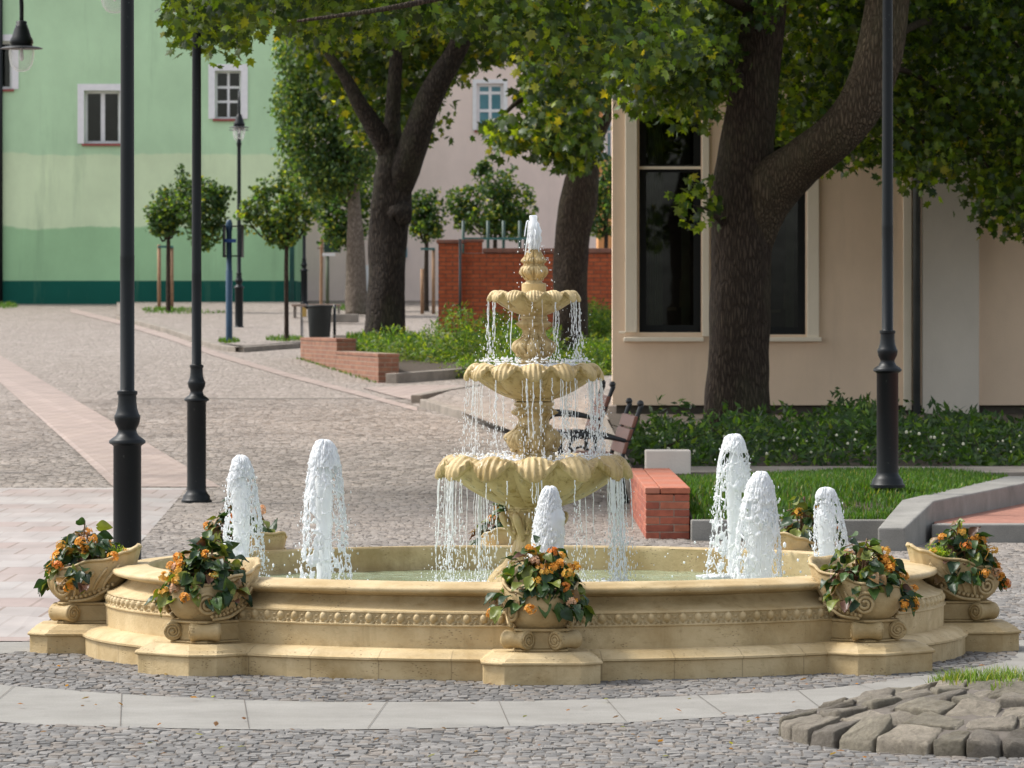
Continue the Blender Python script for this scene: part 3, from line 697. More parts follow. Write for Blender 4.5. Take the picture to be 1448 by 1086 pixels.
def hedge():
    r = np.random.default_rng(61)
    root = thing('hedge', (4.2, 52, .37), 'dark green hedge dotted with small white flowers below the beige house', 'hedge')
    n = 2100
    X = r.uniform(1.25, 7.5, n); Yh = 49.0 + r.uniform(0, 1, n) * 6.0
    top = .62 + .07 * np.sin(X * 2.1) + .06 * np.sin(X * 5.3 + 1) + .07 * r.normal(0, 1, n)
    top = top + .022 * (Yh - 49.0); fr = np.clip((Yh - 48.9) / .9, .15, 1) * np.clip((X - 1.15) / .5, .25, 1)
    gz = .36 + (Yh - 49) * .02
    Z = gz + (top - gz) * fr * (r.uniform(0, 1, n) ** .55)
    C = np.stack([X, Yh, Z], 1)
    P = around(C, 9, .12, r)
    pal = [(5, lin(44, 70, 32)), (4, lin(62, 92, 40)), (1.4, lin(100, 128, 54))]
    finish('foliage', leaves_mesh('foliage', P, .10, LANCE * np.array([1.5, 1, 1]), LANCE_F, pal, r, nb=(0, -.5, .4), tip=np.array([[0, -.3, .35]])), MAT['leaf_soft'], root, smooth=False)
    # upright shoots
    sp = []
    for _ in range(95):
        x = r.uniform(1.2, 7.4); y = r.uniform(49.5, 55); z = .60 + .07 * math.sin(x * 2.1) + r.uniform(-.1, .04) + .022 * (y - 49)
        h = r.uniform(.08, .24) if r.random() > .2 else r.uniform(.2, .36); lx, ly = r.normal(0, .08, 2)
        for k in range(int(h / .02)):
            q = k * .02 / h; sp.append((x + lx * q, y + ly * q, z + k * .02))
    sp = np.array(sp); finish('shoots', leaves_mesh('shoots', sp, .11, LANCE * np.array([1.4, 1, 1]), LANCE_F, pal, r, nb=(0, -.5, .5), nj=.7, tip=np.array([[0, 0, .5]]), tj=.9), MAT['leaf_soft'], root, smooth=False)
    fb = MB()
    for _ in range(110):
        x = r.uniform(1.3, 7.4); y = 49.0 + r.uniform(0, 1.2); z = r.uniform(.46, .70)
        fb.blob((x, y - .1, z), r.uniform(.008, .018), seg=5, rings=3)
    o = fb.build('blossom', simple('white_blossom', lin(222, 220, 190), .6, var=.1), root); o['kind'] = 'stuff'
    mb = MB()
    for _ in range(60):
        x = r.uniform(1.5, 7.3); y = r.uniform(49.5, 54.5); mb.tube([(x, y, .34), (x + r.normal(0, .1), y, .5), (x + r.normal(0, .2), y, .66)], [.014, .01, .004], 5)
    o = mb.build('stem', MAT['bark'], root); o['kind'] = 'stuff'
hedge()

def blades(name, P, h, w, r, pal, lean=.5):
    N = len(P); d = norm(np.hstack([r.normal(0, 1, (N, 2)), np.zeros((N, 1))])); s = np.stack([-d[:, 1], d[:, 0], np.zeros(N)], 1)
    hh = h * r.uniform(.5, 1.3, (N, 1)); l = d * hh * r.uniform(.1, lean, (N, 1)); up = np.array([[0, 0, 1.]])
    V = np.stack([P - s * w, P + s * w, P + l * .45 + up * hh * .6 + s * w * .7, P + l * .45 + up * hh * .6 - s * w * .7, P + l * 1.2 + up * hh], 1)
    Fa = (np.array([(0, 1, 2), (0, 2, 3), (3, 2, 4)])[None] + (np.arange(N) * 5)[:, None, None]).reshape(-1, 3)
    w_ = np.array([p[0] for p in pal], float); C = np.array([p[1][:3] for p in pal])[r.choice(len(pal), N, p=w_ / w_.sum())] * r.uniform(.75, 1.25, (N, 1))
    return np_mesh(name, V.reshape(-1, 3), Fa, np.repeat(C, 5, 0))
GRASS = [(4, lin(64, 102, 32)), (4, lin(84, 124, 42)), (1.0, lin(104, 126, 54)), (.25, lin(150, 144, 90))]
# ------------------------------------------------------------------ sky, sun, camera
SUN = Vector((-.74, .22, 1.05)).normalized()
w = bpy.data.worlds.new('World'); sc.world = w; w.use_nodes = True
wt = w.node_tree; bg = wt.nodes['Background']; sky = wt.nodes.new('ShaderNodeTexSky'); sky.sky_type = 'NISHITA'; sky.sun_disc = False
sky.sun_elevation = math.asin(SUN.z); sky.sun_rotation = math.atan2(SUN.x, SUN.y) % (2 * PI); sky.air_density = 1.0; sky.dust_density = 3.0; sky.ozone_density = 1.0
hs_ = wt.nodes.new('ShaderNodeHueSaturation'); hs_.inputs['Saturation'].default_value = 0.42   # thin bright cloud
wt.links.new(sky.outputs[0], hs_.inputs['Color']); tint = wt.nodes.new('ShaderNodeMix'); tint.data_type = 'RGBA'; tint.blend_type = 'MULTIPLY'; tint.inputs['Factor'].default_value = 1; tint.inputs[7].default_value = (1, .995, .98, 1)
wt.links.new(hs_.outputs[0], tint.inputs[6]); wt.links.new(tint.outputs[2], bg.inputs['Color']); bg.inputs['Strength'].default_value = 0.15
sl = bpy.data.lights.new('sun', 'SUN'); sl.energy = 2.0; sl.angle = math.radians(11); sl.color = (1, .965, .91)
so = bpy.data.objects.new('sun', sl); COL.objects.link(so); so.rotation_euler = (-SUN).to_track_quat('-Z', 'Y').to_euler(); so.location = (0, 30, 40)
cd = bpy.data.cameras.new('camera'); cam = bpy.data.objects.new('camera', cd); COL.objects.link(cam); sc.camera = cam
cam.location = (0, 0, HC); cam.rotation_euler = (PI / 2, 0, 0)
cd.sensor_width = 36; cd.lens = F / 1448 * 36; cd.shift_y = -(543 - H0) / 1448; cd.clip_start = 1; cd.clip_end = 2000
cd.dof.use_dof = True; cd.dof.focus_distance = 26.0; cd.dof.aperture_fstop = 13
sc.view_settings.view_transform = 'Standard'; sc.view_settings.look = 'None'; sc.view_settings.exposure = EXPO; sc.view_settings.gamma = 1
cy = sc.cycles; cy.max_bounces = 6; cy.diffuse_bounces = 3; cy.glossy_bounces = 3; cy.transmission_bounces = 6; cy.transparent_max_bounces = 8
cy.use_denoising = True
try: cy.denoiser = 'OPENIMAGEDENOISE'; cy.denoising_prefilter = 'ACCURATE'
except Exception: pass
cy.sample_clamp_indirect = 6

# ------------------------------------------------------------------ ground
FY = 27.45; FX = (742 - CX) * FY / F; KX = (755 - CX) * FY / F
def structure(o): o['kind'] = 'structure'; return o
def sheet():
    ys = list(np.arange(6, 34.01, 2)) + list(np.arange(36, 76.1, 2)) + list(np.arange(78, 145, 3)) + [160, 200, 300, 500]
    xs = [-150, -60, -25, -12, -6, -3, 0, 3, 6, 12, 25, 60, 150]
    V = [(x, y, (g(y) if y <= 160 else g(160)) - .0025) for y in ys for x in xs]; n = len(xs); Fa = []; mi = []
    for j in range(len(ys) - 1):
        for i in range(n - 1):
            Fa.append((j * n + i, j * n + i + 1, (j + 1) * n + i + 1, (j + 1) * n + i)); mi.append(1 if ys[j + 1] <= 76 and abs(xs[i]) < 12 and abs(xs[i + 1]) < 12 else 0)
    me = bpy.data.meshes.new('plaza_ground'); me.from_pydata(V, [], Fa); me.polygons.foreach_set('material_index', mi)
    return structure(finish('plaza_ground', me, [MAT['setts'], MAT['sand']]))
sheet()
BAND = [((45, 908), (50, 922)), ((0, 908), (0, 925)), ((-40, 911), (-30, 935)), ((-75, 925), (-48, 945)), ((-95, 950), (-40, 957)), ((-70, 1003), (0, 968)), ((0, 1021), (75, 974)),
        ((200, 1029), (200, 983)), ((450, 1032), (430, 992)), ((700, 1028), (690, 992)), ((900, 1021), (900, 987)), ((1100, 1008), (1080, 979)), ((1230, 994), (1200, 970)),
        ((1350, 976), (1300, 955)), ((1450, 958), (1400, 940)), ((1500, 930), (1438, 925)), ((1475, 903), (1432, 906))]
PAVERS = [(-250, 690), (265, 690), (205, 760), (165, 800), (60, 885), (48, 907), (-250, 907)]
PATH = [(-260, 400), (-120, 452), (0, 503), (165, 600), (265, 662), (312, 689), (160, 689), (110, 640), (0, 541), (-120, 476), (-260, 416)]
def strip(name, pairs, mat, dz, sub=6):
    a, _ = catmull([(p[0][0], p[0][1], 0) for p in pairs], [0] * len(pairs), sub); b, _ = catmull([(p[1][0], p[1][1], 0) for p in pairs], [0] * len(pairs), sub)
    V = [tuple(Gp(p.x, p.y, dz)) for p in a] + [tuple(Gp(p.x, p.y, dz)) for p in b]; n = len(a)
    me = bpy.data.meshes.new(name); me.from_pydata(V, [], [(i, i + 1, n + i + 1, n + i) for i in range(n - 1)])
    o = finish(name, me, mat); return structure(o), [(p.x, p.y) for p in a] + [(p.x, p.y) for p in b][::-1]
def poly(name, pts, mat, dz):
    # outline densified so that it follows the slope
    P = []
    for i, p in enumerate(pts):
        q = pts[(i + 1) % len(pts)]
        for k in range(8): P.append((p[0] + (q[0] - p[0]) * k / 8, p[1] + (q[1] - p[1]) * k / 8))
    bm = bmesh.new(); vs = [bm.verts.new(Gp(x, y, dz)) for x, y in P]; bm.faces.new(vs)
    bmesh.ops.triangulate(bm, faces=bm.faces, ngon_method='EAR_CLIP')
    me = bpy.data.meshes.new(name); bm.to_mesh(me); bm.free()
    o = finish(name, me, mat, smooth=False)
    if sum(f.normal.z for f in me.polygons) < 0: me.flip_normals()
    return structure(o)
o, BAND_OUT = strip('granite_band', BAND, MAT['band_granite'], .001)
poly('slab_paving', PAVERS, MAT['pink'], .002)
poly('paved_path', PATH, MAT['path'], .006)
# radial joints of the granite band
mb = MB()
for i, (a, b) in enumerate((((-30, 1013), (20, 971)), ((170, 1028), (172, 982)), ((352, 1031), (345, 989)), ((520, 1031), (548, 992)), ((720, 1027), (705, 992)), ((885, 1021), (856, 988)), ((1028, 1014), (985, 983)), ((1160, 1002), (1125, 975)), ((1270, 988), (1215, 969)))):
    p, q = Gp(*a), Gp(*b); d = (q - p).normalized(); n = Vector((-d.y, d.x, 0)) * .0015
    mb.add([(*(p + n).xy, .005), (*(p - n).xy, .005), (*(q - n).xy, .005), (*(q + n).xy, .005)], [(0, 1, 2, 3)])
structure(mb.build('band_joints', MAT['sand']))
poly('paver_strip', [(100, 436), (165, 452), (240, 474), (300, 496), (400, 526), (500, 552), (590, 577), (590, 582), (500, 558), (400, 532), (300, 503), (240, 481), (165, 458), (100, 442)], MAT['path'], .008)

MX, MY, MR = 2.24, 21.75, 1.09        # stone mound
PAVE2 = [(604, 574), (640, 587), (690, 598), (730, 608), (790, 628), (850, 656), (885, 682), (960, 660), (890, 560), (866, 540), (760, 542), (690, 552), (640, 560)]
def setts():
    r = np.random.default_rng(3); R = []; y = 19.3
    while y < 75.5:
        if y < 29: dy, w0, w1 = .098, .042, .074
        elif y < 45: dy, w0, w1 = .130, .056, .092
        else: dy, w0, w1 = .200, .085, .125
        xl = min(724 * y / F + .35, 7.5); xs = [-xl + r.uniform(0, .1)]; ws = []
        while xs[-1] < xl: wd = r.uniform(w0, w1); ws.append(wd); xs.append(xs[-1] + wd)
        ws = np.array(ws); cx = np.array(xs[:-1]) + ws / 2
        cy_ = y + .085 * np.sin(cx * 2.6 + .35 * y) + r.normal(0, .010, len(cx))
        gg = np.array([g(v) for v in cy_]); px = CX + cx * F / cy_; py = H0 + (HC - gg) * F / cy_
        k = ((cx - FX) ** 2 + (cy_ - FY) ** 2 > 2.3 ** 2) & ((cx - MX) ** 2 + (cy_ - MY) ** 2 > (MR - .03) ** 2) & ~((cx > 1.4) & (cy_ > 40.6))
        for P_ in (BAND_OUT, PAVERS, PATH, PAVE2): k &= ~inpoly(px, py, P_)
        R.append(np.stack([cx, cy_, ws, np.full(len(cx), dy), gg, np.full(len(cx), y)], 1)[k]); y += dy
    R = np.concatenate(R); N = len(R); cx, cy_, wd, dy, gg, yy = R.T
    hw, hd = (wd / 2 - .0022)[:, None], (dy / 2 - .0022)[:, None]
    qx = np.array([[-1, 1, 1, -1]]) * hw + r.normal(0, .065, (N, 4)) * wd[:, None]; qy = np.array([[-1, -1, 1, 1]]) * hd + r.normal(0, .065, (N, 4)) * dy[:, None]
    hz = .0085 + r.normal(0, .0011, N); kk = r.uniform(.74, .84, N)[:, None]; tx, ty = r.normal(0, .0011, (2, N, 1)); z0 = gg - .006
    def ring(s, t, z): return np.stack([cx[:, None] + qx * s, cy_[:, None] + qy * t, z], -1)
    V = np.concatenate([ring(1, 1, np.repeat((z0 - .008)[:, None], 4, 1)), ring(.94, .95, np.repeat((z0 + hz * .6)[:, None], 4, 1)),
                        ring(kk, kk + .08, (z0 + hz)[:, None] + np.sign(qx) * tx + np.sign(qy) * ty)], 1)
    f = [(L + i, L + (i + 1) % 4, L + 4 + (i + 1) % 4, L + 4 + i) for L in (0, 4) for i in range(4)] + [(8, 9, 10, 11)]
    Fa = (np.array(f)[None] + (np.arange(N) * 12)[:, None, None]).reshape(-1, 4)
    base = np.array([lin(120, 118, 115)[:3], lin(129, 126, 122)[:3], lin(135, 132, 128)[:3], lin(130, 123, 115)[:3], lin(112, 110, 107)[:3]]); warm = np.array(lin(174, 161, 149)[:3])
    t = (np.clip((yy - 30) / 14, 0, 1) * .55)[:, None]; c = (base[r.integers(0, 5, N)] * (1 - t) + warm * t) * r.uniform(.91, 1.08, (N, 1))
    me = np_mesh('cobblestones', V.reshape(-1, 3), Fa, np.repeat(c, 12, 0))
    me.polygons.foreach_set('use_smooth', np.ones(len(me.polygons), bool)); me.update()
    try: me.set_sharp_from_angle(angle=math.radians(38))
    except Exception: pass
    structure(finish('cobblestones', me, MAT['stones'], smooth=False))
setts()
# a few fallen leaves on the stones
mb = []; r_ = np.random.default_rng(77)
P = np.array([tuple(Gp(r_.uniform(20, 1400), r_.uniform(935, 1080), .022)) for _ in range(110)])
P = np.array([p for p in P if (p[0] - FX) ** 2 + (p[1] - FY) ** 2 > 2.75 ** 2 and (p[0] - MX) ** 2 + (p[1] - MY) ** 2 > 1.25 ** 2])
o = finish('fallen_leaves', leaves_mesh('fallen_leaves', P, .035, OVAL, OVAL_F, [(1, lin(136, 96, 50)), (1, lin(110, 84, 54)), (.6, lin(120, 120, 56))], r_, nb=(0, 0, 1), nj=.15), MAT['leaf_soft'], smooth=False)
tag(o, 'small dry leaves scattered over the grey cobbles', 'leaf litter', kind='stuff')

# kerbs and raised pavements
def kerb(name, pts, h, wid, mat, dz=0, px=True):
    P = [Gp(*p) for p in pts] if px else [Vector(p) for p in pts]
    n = len(P); V = []; Fa = []
    for i, p in enumerate(P):
        d = (P[min(i + 1, n - 1)] - P[max(i - 1, 0)]); d.z = 0; d.normalize(); s = Vector((-d.y, d.x, 0)) * wid
        z = p.z + dz
        V += [(p.x, p.y, z - .1), (p.x, p.y, z + h), (p.x + s.x, p.y + s.y, z + h), (p.x + s.x, p.y + s.y, z - .1)]
    for i in range(n - 1):
        a, b = i * 4, i * 4 + 4
        for k in range(3): Fa.append((a + k, b + k, b + k + 1, a + k + 1))
    Fa += [(0, 1, 2, 3), tuple((n - 1) * 4 + k for k in (3, 2, 1, 0))]
    mb = MB().add(V, Fa); return structure(mb.build(name, mat, bevel=.012))
kerb('kerb', [(594, 576), (640, 590), (690, 601), (730, 611), (790, 632), (850, 662), (885, 690)], .12, .16, MAT['kerb_stone'])
kerb('kerb', [(760, 545), (690, 553), (640, 561), (596, 570)][::-1], .12, .16, MAT['kerb_stone'])
poly('pavement', [(604, 574), (640, 587), (690, 598), (730, 608), (790, 628), (850, 656), (885, 682), (960, 660), (890, 560), (866, 540), (760, 542), (690, 552), (640, 560)], MAT['setts'], .10)
kerb('kerb', [(165, 452), (240, 472), (300, 493), (322, 497), (345, 498), (425, 492)], .10, .2, MAT['kerb_stone'])
poly('pavement', [(165, 449), (240, 470), (300, 490), (345, 495), (425, 489), (425, 431), (165, 431)], MAT['setts'], .085)
kerb('kerb', [(561, 542), (600, 539), (640, 536), (700, 531), (770, 527), (866, 522)], .16, .2, MAT['kerb_stone'])
poly('pink_paving', [(512, 549), (600, 545), (690, 546), (640, 558), (592, 568), (560, 562)], MAT['path'], .009)
# soil of the bed behind the low brick wall
fr = [Gp(561, 540, .15), Gp(590, 538, .15), Gp(640, 534, .15), Gp(700, 529, .15), Gp(770, 525, .15), Gp(870, 520, .15)]
bk = [Wp(470, 474, 97), Wp(530, 474, 96), Wp(600, 474, 96), Wp(700, 472, 96), Wp(770, 470, 96), Wp(870, 468, 96)]
me = bpy.data.meshes.new('planting_bed'); me.from_pydata([tuple(p) for p in fr + bk], [], [(i, i + 1, 7 + i, 6 + i) for i in range(5)])
structure(finish('planting_bed', me, MAT['soil']))
# grass at the foot of the young trees and of the low wall
r_ = np.random.default_rng(31); P = []
for px, py, rx, ry, n in ((238, 443, 38, 3, 500), (262, 447, 60, 2, 260), (324, 489, 16, 2.5, 260), (402, 486, 28, 3, 350), (10, 437, 16, 4, 300), (495, 440, 28, 4, 500)):
    for _ in range(n):
        a = r_.uniform(0, 2 * PI); q = r_.uniform(0, 1) ** .5; P.append(tuple(Gp(px + rx * q * math.cos(a), py + ry * q * math.sin(a), .08)))
for _ in range(420):
    t = r_.uniform(0, 1) ** 1.3; a = Gp(425 + 110 * t, 507 + 34 * t); P.append((a.x - abs(r_.normal(0, .05)), a.y - abs(r_.normal(0, .1)), a.z - .05))
for _ in range(2500):
    P.append(tuple(Wp(r_.uniform(490, 600), r_.uniform(474, 488), r_.uniform(90, 95))))
tag(finish('grass', blades('grass', np.array(P), .085, .010, r_, GRASS), MAT['grass_blade'], smooth=False), 'short grass growing round young trees and along the low brick wall', 'grass', kind='stuff')

# ------------------------------------------------------------------ right side: lawn, kerb, sloping concrete wall, step
def zl(X, Y): 
    t = min(max((Y - 40.95) / 2.2, 0), 1); z = .165 + .205 * t * t * (3 - 2 * t); d = (3.185 + (Y - 41.0) * .2382 - X) if Y > 41 else 9; k = min(max(d / .5, 0), 1); return min(z, .312) * (1 - k) + z * k
def right_of_wall(X, Y): return X > 3.185 + (Y - 41.0) * (4.40 - 3.185) / 5.1 + .03 if Y > 41 else X > 2.95
def lawn():
    xs = np.arange(1.46, 9.5, .12); ys = np.arange(40.95, 48.3, .25); V = []; Fa = []; ok = {}
    for j, y in enumerate(ys):
        for i, x in enumerate(xs): V.append((x, y, zl(x, y)))
    n = len(xs)
    for j in range(len(ys) - 1):
        for i in range(n - 1):
            if right_of_wall(xs[i] - .06, ys[j]): continue
            Fa.append((j * n + i, j * n + i + 1, (j + 1) * n + i + 1, (j + 1) * n + i))
    me = bpy.data.meshes.new('lawn_soil'); me.from_pydata(V, [], Fa); structure(finish('lawn_soil', me, MAT['soil']))
    r = np.random.default_rng(41); N = 62000; X = r.uniform(1.47, 6.2, N); Yy = r.uniform(41.0, 47.2, N)
    back = 44.9 + np.clip((X - 1.7) / 1.5, 0, 1) * 2.1
    k = (Yy < back) & ~np.array([right_of_wall(a, b) for a, b in zip(X, Yy)])
    k &= r.uniform(0, 1, N) < (.45 + .55 * (np.sin(X * 3.1 + Yy * 1.7) + np.sin(Yy * 4.1 - X) > -1.2))
    X, Yy = X[k], Yy[k]; Z = np.array([zl(a, b) for a, b in zip(X, Yy)])
    o = finish('lawn_grass', blades('lawn_grass', np.stack([X, Yy, Z], 1), .055, .006, r, GRASS), MAT['grass_blade'], smooth=False)
    tag(o, 'mown green lawn around the foot of the right lamp post', 'grass', kind='stuff')
lawn()
mb = MB()
for i, (a, b) in enumerate(((1.452, 2.14), (2.148, 3.06))): mb.box(a, b, 40.87, 40.99, -.1, .17)
structure(mb.build('kerb', MAT['concrete'], bevel=.01))
me = bpy.data.meshes.new('planting_bed'); xs = [1.15, 2, 4, 8, 16]; ys = [47.0, 48.9, 52, 56, 60, 66]
zz = [.36, .36, .42, .52, .62, .66]
me.from_pydata([(x, y, z) for y, z in zip(ys, zz) for x in xs], [], [(j * 5 + i, j * 5 + i + 1, j * 5 + i + 6, j * 5 + i + 5) for j in range(5) for i in range(4)])
structure(finish('planting_bed', me, MAT['soil']))
mb = MB(); V = [(1.15, 47.0, .1), (1.15, 47.0, .365), (16, 47.0, .365), (16, 47.0, .1), (1.15, 66, .1), (1.15, 66, .665)]
mb.add(V, [(0, 3, 2, 1), (0, 1, 5, 4)]); structure(mb.build('bed_edge', MAT['kerb_stone']))
mb = MB().box(1.30, 9, 47.02, 48.9, .3, .372); structure(mb.build('garden_path', MAT['kerb_stone'], bevel=.01))

wall = [((3.04, 39.0), (2.83, 39.0), .186), ((3.43, 41.0), (3.185, 41.2), .322), ((4.58, 45.1), (4.36, 46.1), .333), ((7.9, 57.0), (7.6, 58), .36)]
V = []; Fa = []
for a, b, z in wall: V += [(a[0], a[1], -.1), (a[0], a[1], z), (b[0], b[1], z), (b[0], b[1], -.1)]
for i in range(3):
    for k in range(3): Fa.append((i * 4 + k, i * 4 + 4 + k, i * 4 + 5 + k, i * 4 + 1 + k))
Fa += [(0, 1, 2, 3), (15, 14, 13, 12)]
o = MB().add(V, Fa).build('retaining_wall', MAT['concrete'], loc=(3.6, 42, 0), bevel=.014)
tag(o, 'low pale concrete wall climbing and bending along the lawn edge', 'garden wall')
o = MB().prism([(3.36, 40.4), (9.5, 40.4), (9.5, 40.62), (3.42, 40.62)], -.1, .155).build('stone_step', MAT['concrete'], bevel=.012); structure(o)
me = bpy.data.meshes.new('brick_paving'); me.from_pydata([(3.40, 40.62, .15), (9.5, 40.62, .15), (9.5, 58, .15), (7.95, 57.2, .15), (4.6, 45.2, .15), (3.44, 41.05, .15)], [], [(0, 1, 2, 3, 4, 5)])
structure(finish('brick_paving', me, MAT['coping_brick'], smooth=False))
# low brick wall end beside the benches, with courses
def brick_courses():
    root = thing('brick_wall', (1.27, 43.5, 0), 'low orange brick wall end with flat capping beside the lawn kerb', 'garden wall')
    x0, x1, y0, y1, z1 = 1.09, 1.447, 41.1, 46.45, .425
    MB().box(x0 + .006, x1 - .006, y0 + .006, y1 - .006, -.05, .36).build('mortar_core', simple('mortar', lin(166, 148, 132), .9), root)
    mb = MB(); r = random.Random(4); n = 6; h = .372 / n
    cols = []
    for c in range(n):
        za, zb = c * h + .004, (c + 1) * h - .004
        off = .23 if c % 2 else .115
        mb.box(x0, x0 + off - .004, y0, y0 + .11, za, zb, c % 3); mb.box(x0 + off + .004, x1, y0, y0 + .11, za, zb, (c + 1) % 3)
        y = y0 + .118; k = 0
        while y < y1 - .05:
            L = .225 if (k or c % 2) else .115
            for xa, xb in ((x0, x0 + .1), (x1 - .1, x1)):
                mb.box(xa, xb, y, min(y + L, y1), za, zb, r.randrange(3))
            y += L + .008; k += 1
    cols = [simple('clay_brick', lin(172, 94, 70), .8, var=.22, nscale=14, bump=.3), simple('clay_brick_dark', lin(154, 82, 62), .8, var=.22, nscale=14, bump=.3), simple('clay_brick_light', lin(184, 108, 80), .8, var=.22, nscale=14, bump=.3)]
    mb.build('bricks', cols, root, bevel=.004)
    mb = MB(); y = y0 - .004; k = 0
    while y < y1:
        L = .62 if y > y0 else .30
        mb.box(x0 - .005, x0 + .115, y, min(y + L, y1), .376, z1, k % 2); mb.box(x0 + .123, x1 + .005, y, min(y + L * 1.0, y1), .376, z1, (k + 1) % 2); y += L + .008; k += 1
    mb.build('capping', [simple('cap_clay', lin(182, 116, 92), .75, var=.15, nscale=6, bump=.2), cols[2]], root, bevel=.006)
brick_courses()
o = MB().box(1.235, 1.653, 46.6, 46.95, .1, .586).build('stone_block', MAT['pale_panel'], loc=(1.44, 46.8, .2), bevel=.012)
tag(o, 'plain pale stone block standing behind the orange brick wall end', 'stone block')

# ------------------------------------------------------------------ low brick wall, far left of the shrubs
def low_wall():
    a, m_, b = Gp(425, 507), Gp(492, 528), Gp(535, 541)
    root = thing('brick_wall', m_, 'weathered low brick wall stepping down in front of the dark forked tree', 'garden wall')
    d = (b - a); d.z = 0; d.normalize(); s = Vector((-d.y, d.x, 0)); s = s if s.x > 0 else -s
    t = s * .34
    za, zb = Wp(425, 477, a.y).z, Wp(535, 500, b.y).z
    def seg(p, q, zt, nm, capm):
        P = [p, q, q + t, p + t]
        o = MB().prism([(v.x, v.y) for v in P], min(p.z, q.z) - .2, zt - .055).build('wall_body', MAT['old_brick'], root)
        e = .012; P2 = [p - d * e - s * e, q + d * e - s * e, q + t + d * e + s * e, p + t - d * e + s * e]
        MB().prism([(v.x, v.y) for v in P2], zt - .055, zt).build('coping', MAT['old_brick'], root, bevel=.008)
    m2 = a + (b - a) * .50
    seg(a, m2, za, '', 0); seg(m2 + d * .004, b, zb, '', 0)
low_wall()
# brick garden wall with pillar
def garden_wall():
    Y = 94.0; root = thing('brick_wall', Wp(650, 450, Y), 'tall red brick garden wall with flat coping and end pillar', 'garden wall')
    def bx(px0, px1, py0, py1, ya, yb, nm, m, bev=0):
        p, q = Wp(px0, py0, Y), Wp(px1, py1, Y)
        return MB().box(p.x, q.x, ya, yb, q.z, p.z).build(nm, MAT[m], root, bevel=bev)
    bx(620, 653, 345, 470, Y - .12, Y + .35, 'pillar', 'red_brick')
    bx(617, 656, 339, 344.5, Y - .17, Y + .4, 'pillar_cap', 'coping_brick', .02)
    bx(653.3, 905, 358, 475, Y, Y + .3, 'wall_body', 'red_brick')
    bx(656.5, 682, 342.5, 357.5, Y + .01, Y + .33, 'raised_end', 'red_brick'); bx(656.3, 684, 338, 342, Y - .04, Y + .38, 'raised_cap', 'coping_brick', .015)
    bx(682.5, 905, 351, 357.6, Y - .06, Y + .36, 'coping', 'coping_brick', .02)
garden_wall()
o = MB().tube([Wp(650.5, 462, 93.6), Wp(650.5, 338, 93.6)], .026, 10).build('pole', MAT['pipe_zinc'], loc=Wp(650.5, 462, 93.6), smooth=True)
tag(o, 'thin grey metal pole standing against the brick pillar', 'pole')
# green rail of the yard behind the wall
t = thing('tree_guard', Wp(700, 350, 110), 'green metal guard rails showing over the brick garden wall', 'guard rail')
for x in (655, 690, 712, 735, 743):
    MB().tube([Wp(x, 400, 110), Wp(x, 312 if x != 743 else 325, 110)], .035, 8).build('post', MAT['sign_green'], t, smooth=True)
MB().box(Wp(655, 0, 110).x, Wp(745, 0, 110).x, 109.9, 109.95, Wp(0, 339, 110).z, Wp(0, 336, 110).z).build('rail', MAT['teal_paint'], t)

# ------------------------------------------------------------------ buildings
def wall_with_holes(root, name, mat, X0, X1, Z0, Z1, Y, th, holes):
    """holes: (x0,x1,z0,z1); the wall is pieced from butted boxes merged into one mesh"""
    xs = sorted({X0, X1, *[h[0] for h in holes], *[h[1] for h in holes]}); zs = sorted({Z0, Z1, *[h[2] for h in holes], *[h[3] for h in holes]})
    V = []; idx = {}; Fa = []
    def vid(i, k, b):
        if (i, k, b) not in idx: idx[(i, k, b)] = len(V); V.append((xs[i], Y + (th if b else 0), zs[k]))
        return idx[(i, k, b)]
    solid = lambda i, k: 0 <= i < len(xs) - 1 and 0 <= k < len(zs) - 1 and not any(h[0] <= xs[i] and xs[i + 1] <= h[1] and h[2] <= zs[k] and zs[k + 1] <= h[3] for h in holes)
    for i in range(len(xs) - 1):
        for k in range(len(zs) - 1):
            if not solid(i, k): continue
            for b in (0, 1): 
                f = (vid(i, k, b), vid(i + 1, k, b), vid(i + 1, k + 1, b), vid(i, k + 1, b)); Fa.append(f if not b else f[::-1])
            if not solid(i - 1, k): Fa.append((vid(i, k, 1), vid(i, k, 0), vid(i, k + 1, 0), vid(i, k + 1, 1)))
            if not solid(i + 1, k): Fa.append((vid(i + 1, k, 0), vid(i + 1, k, 1), vid(i + 1, k + 1, 1), vid(i + 1, k + 1, 0)))
            if not solid(i, k - 1): Fa.append((vid(i, k, 1), vid(i + 1, k, 1), vid(i + 1, k, 0), vid(i, k, 0)))
            if not solid(i, k + 1): Fa.append((vid(i, k + 1, 0), vid(i + 1, k + 1, 0), vid(i + 1, k + 1, 1), vid(i, k + 1, 1)))
    return MB().add(V, Fa).build(name, mat, root)
def pxbox(px0, px1, py0, py1, Y):
    a, b = Wp(px0, py0, Y), Wp(px1, py1, Y); return (a.x, b.x, b.z, a.z)
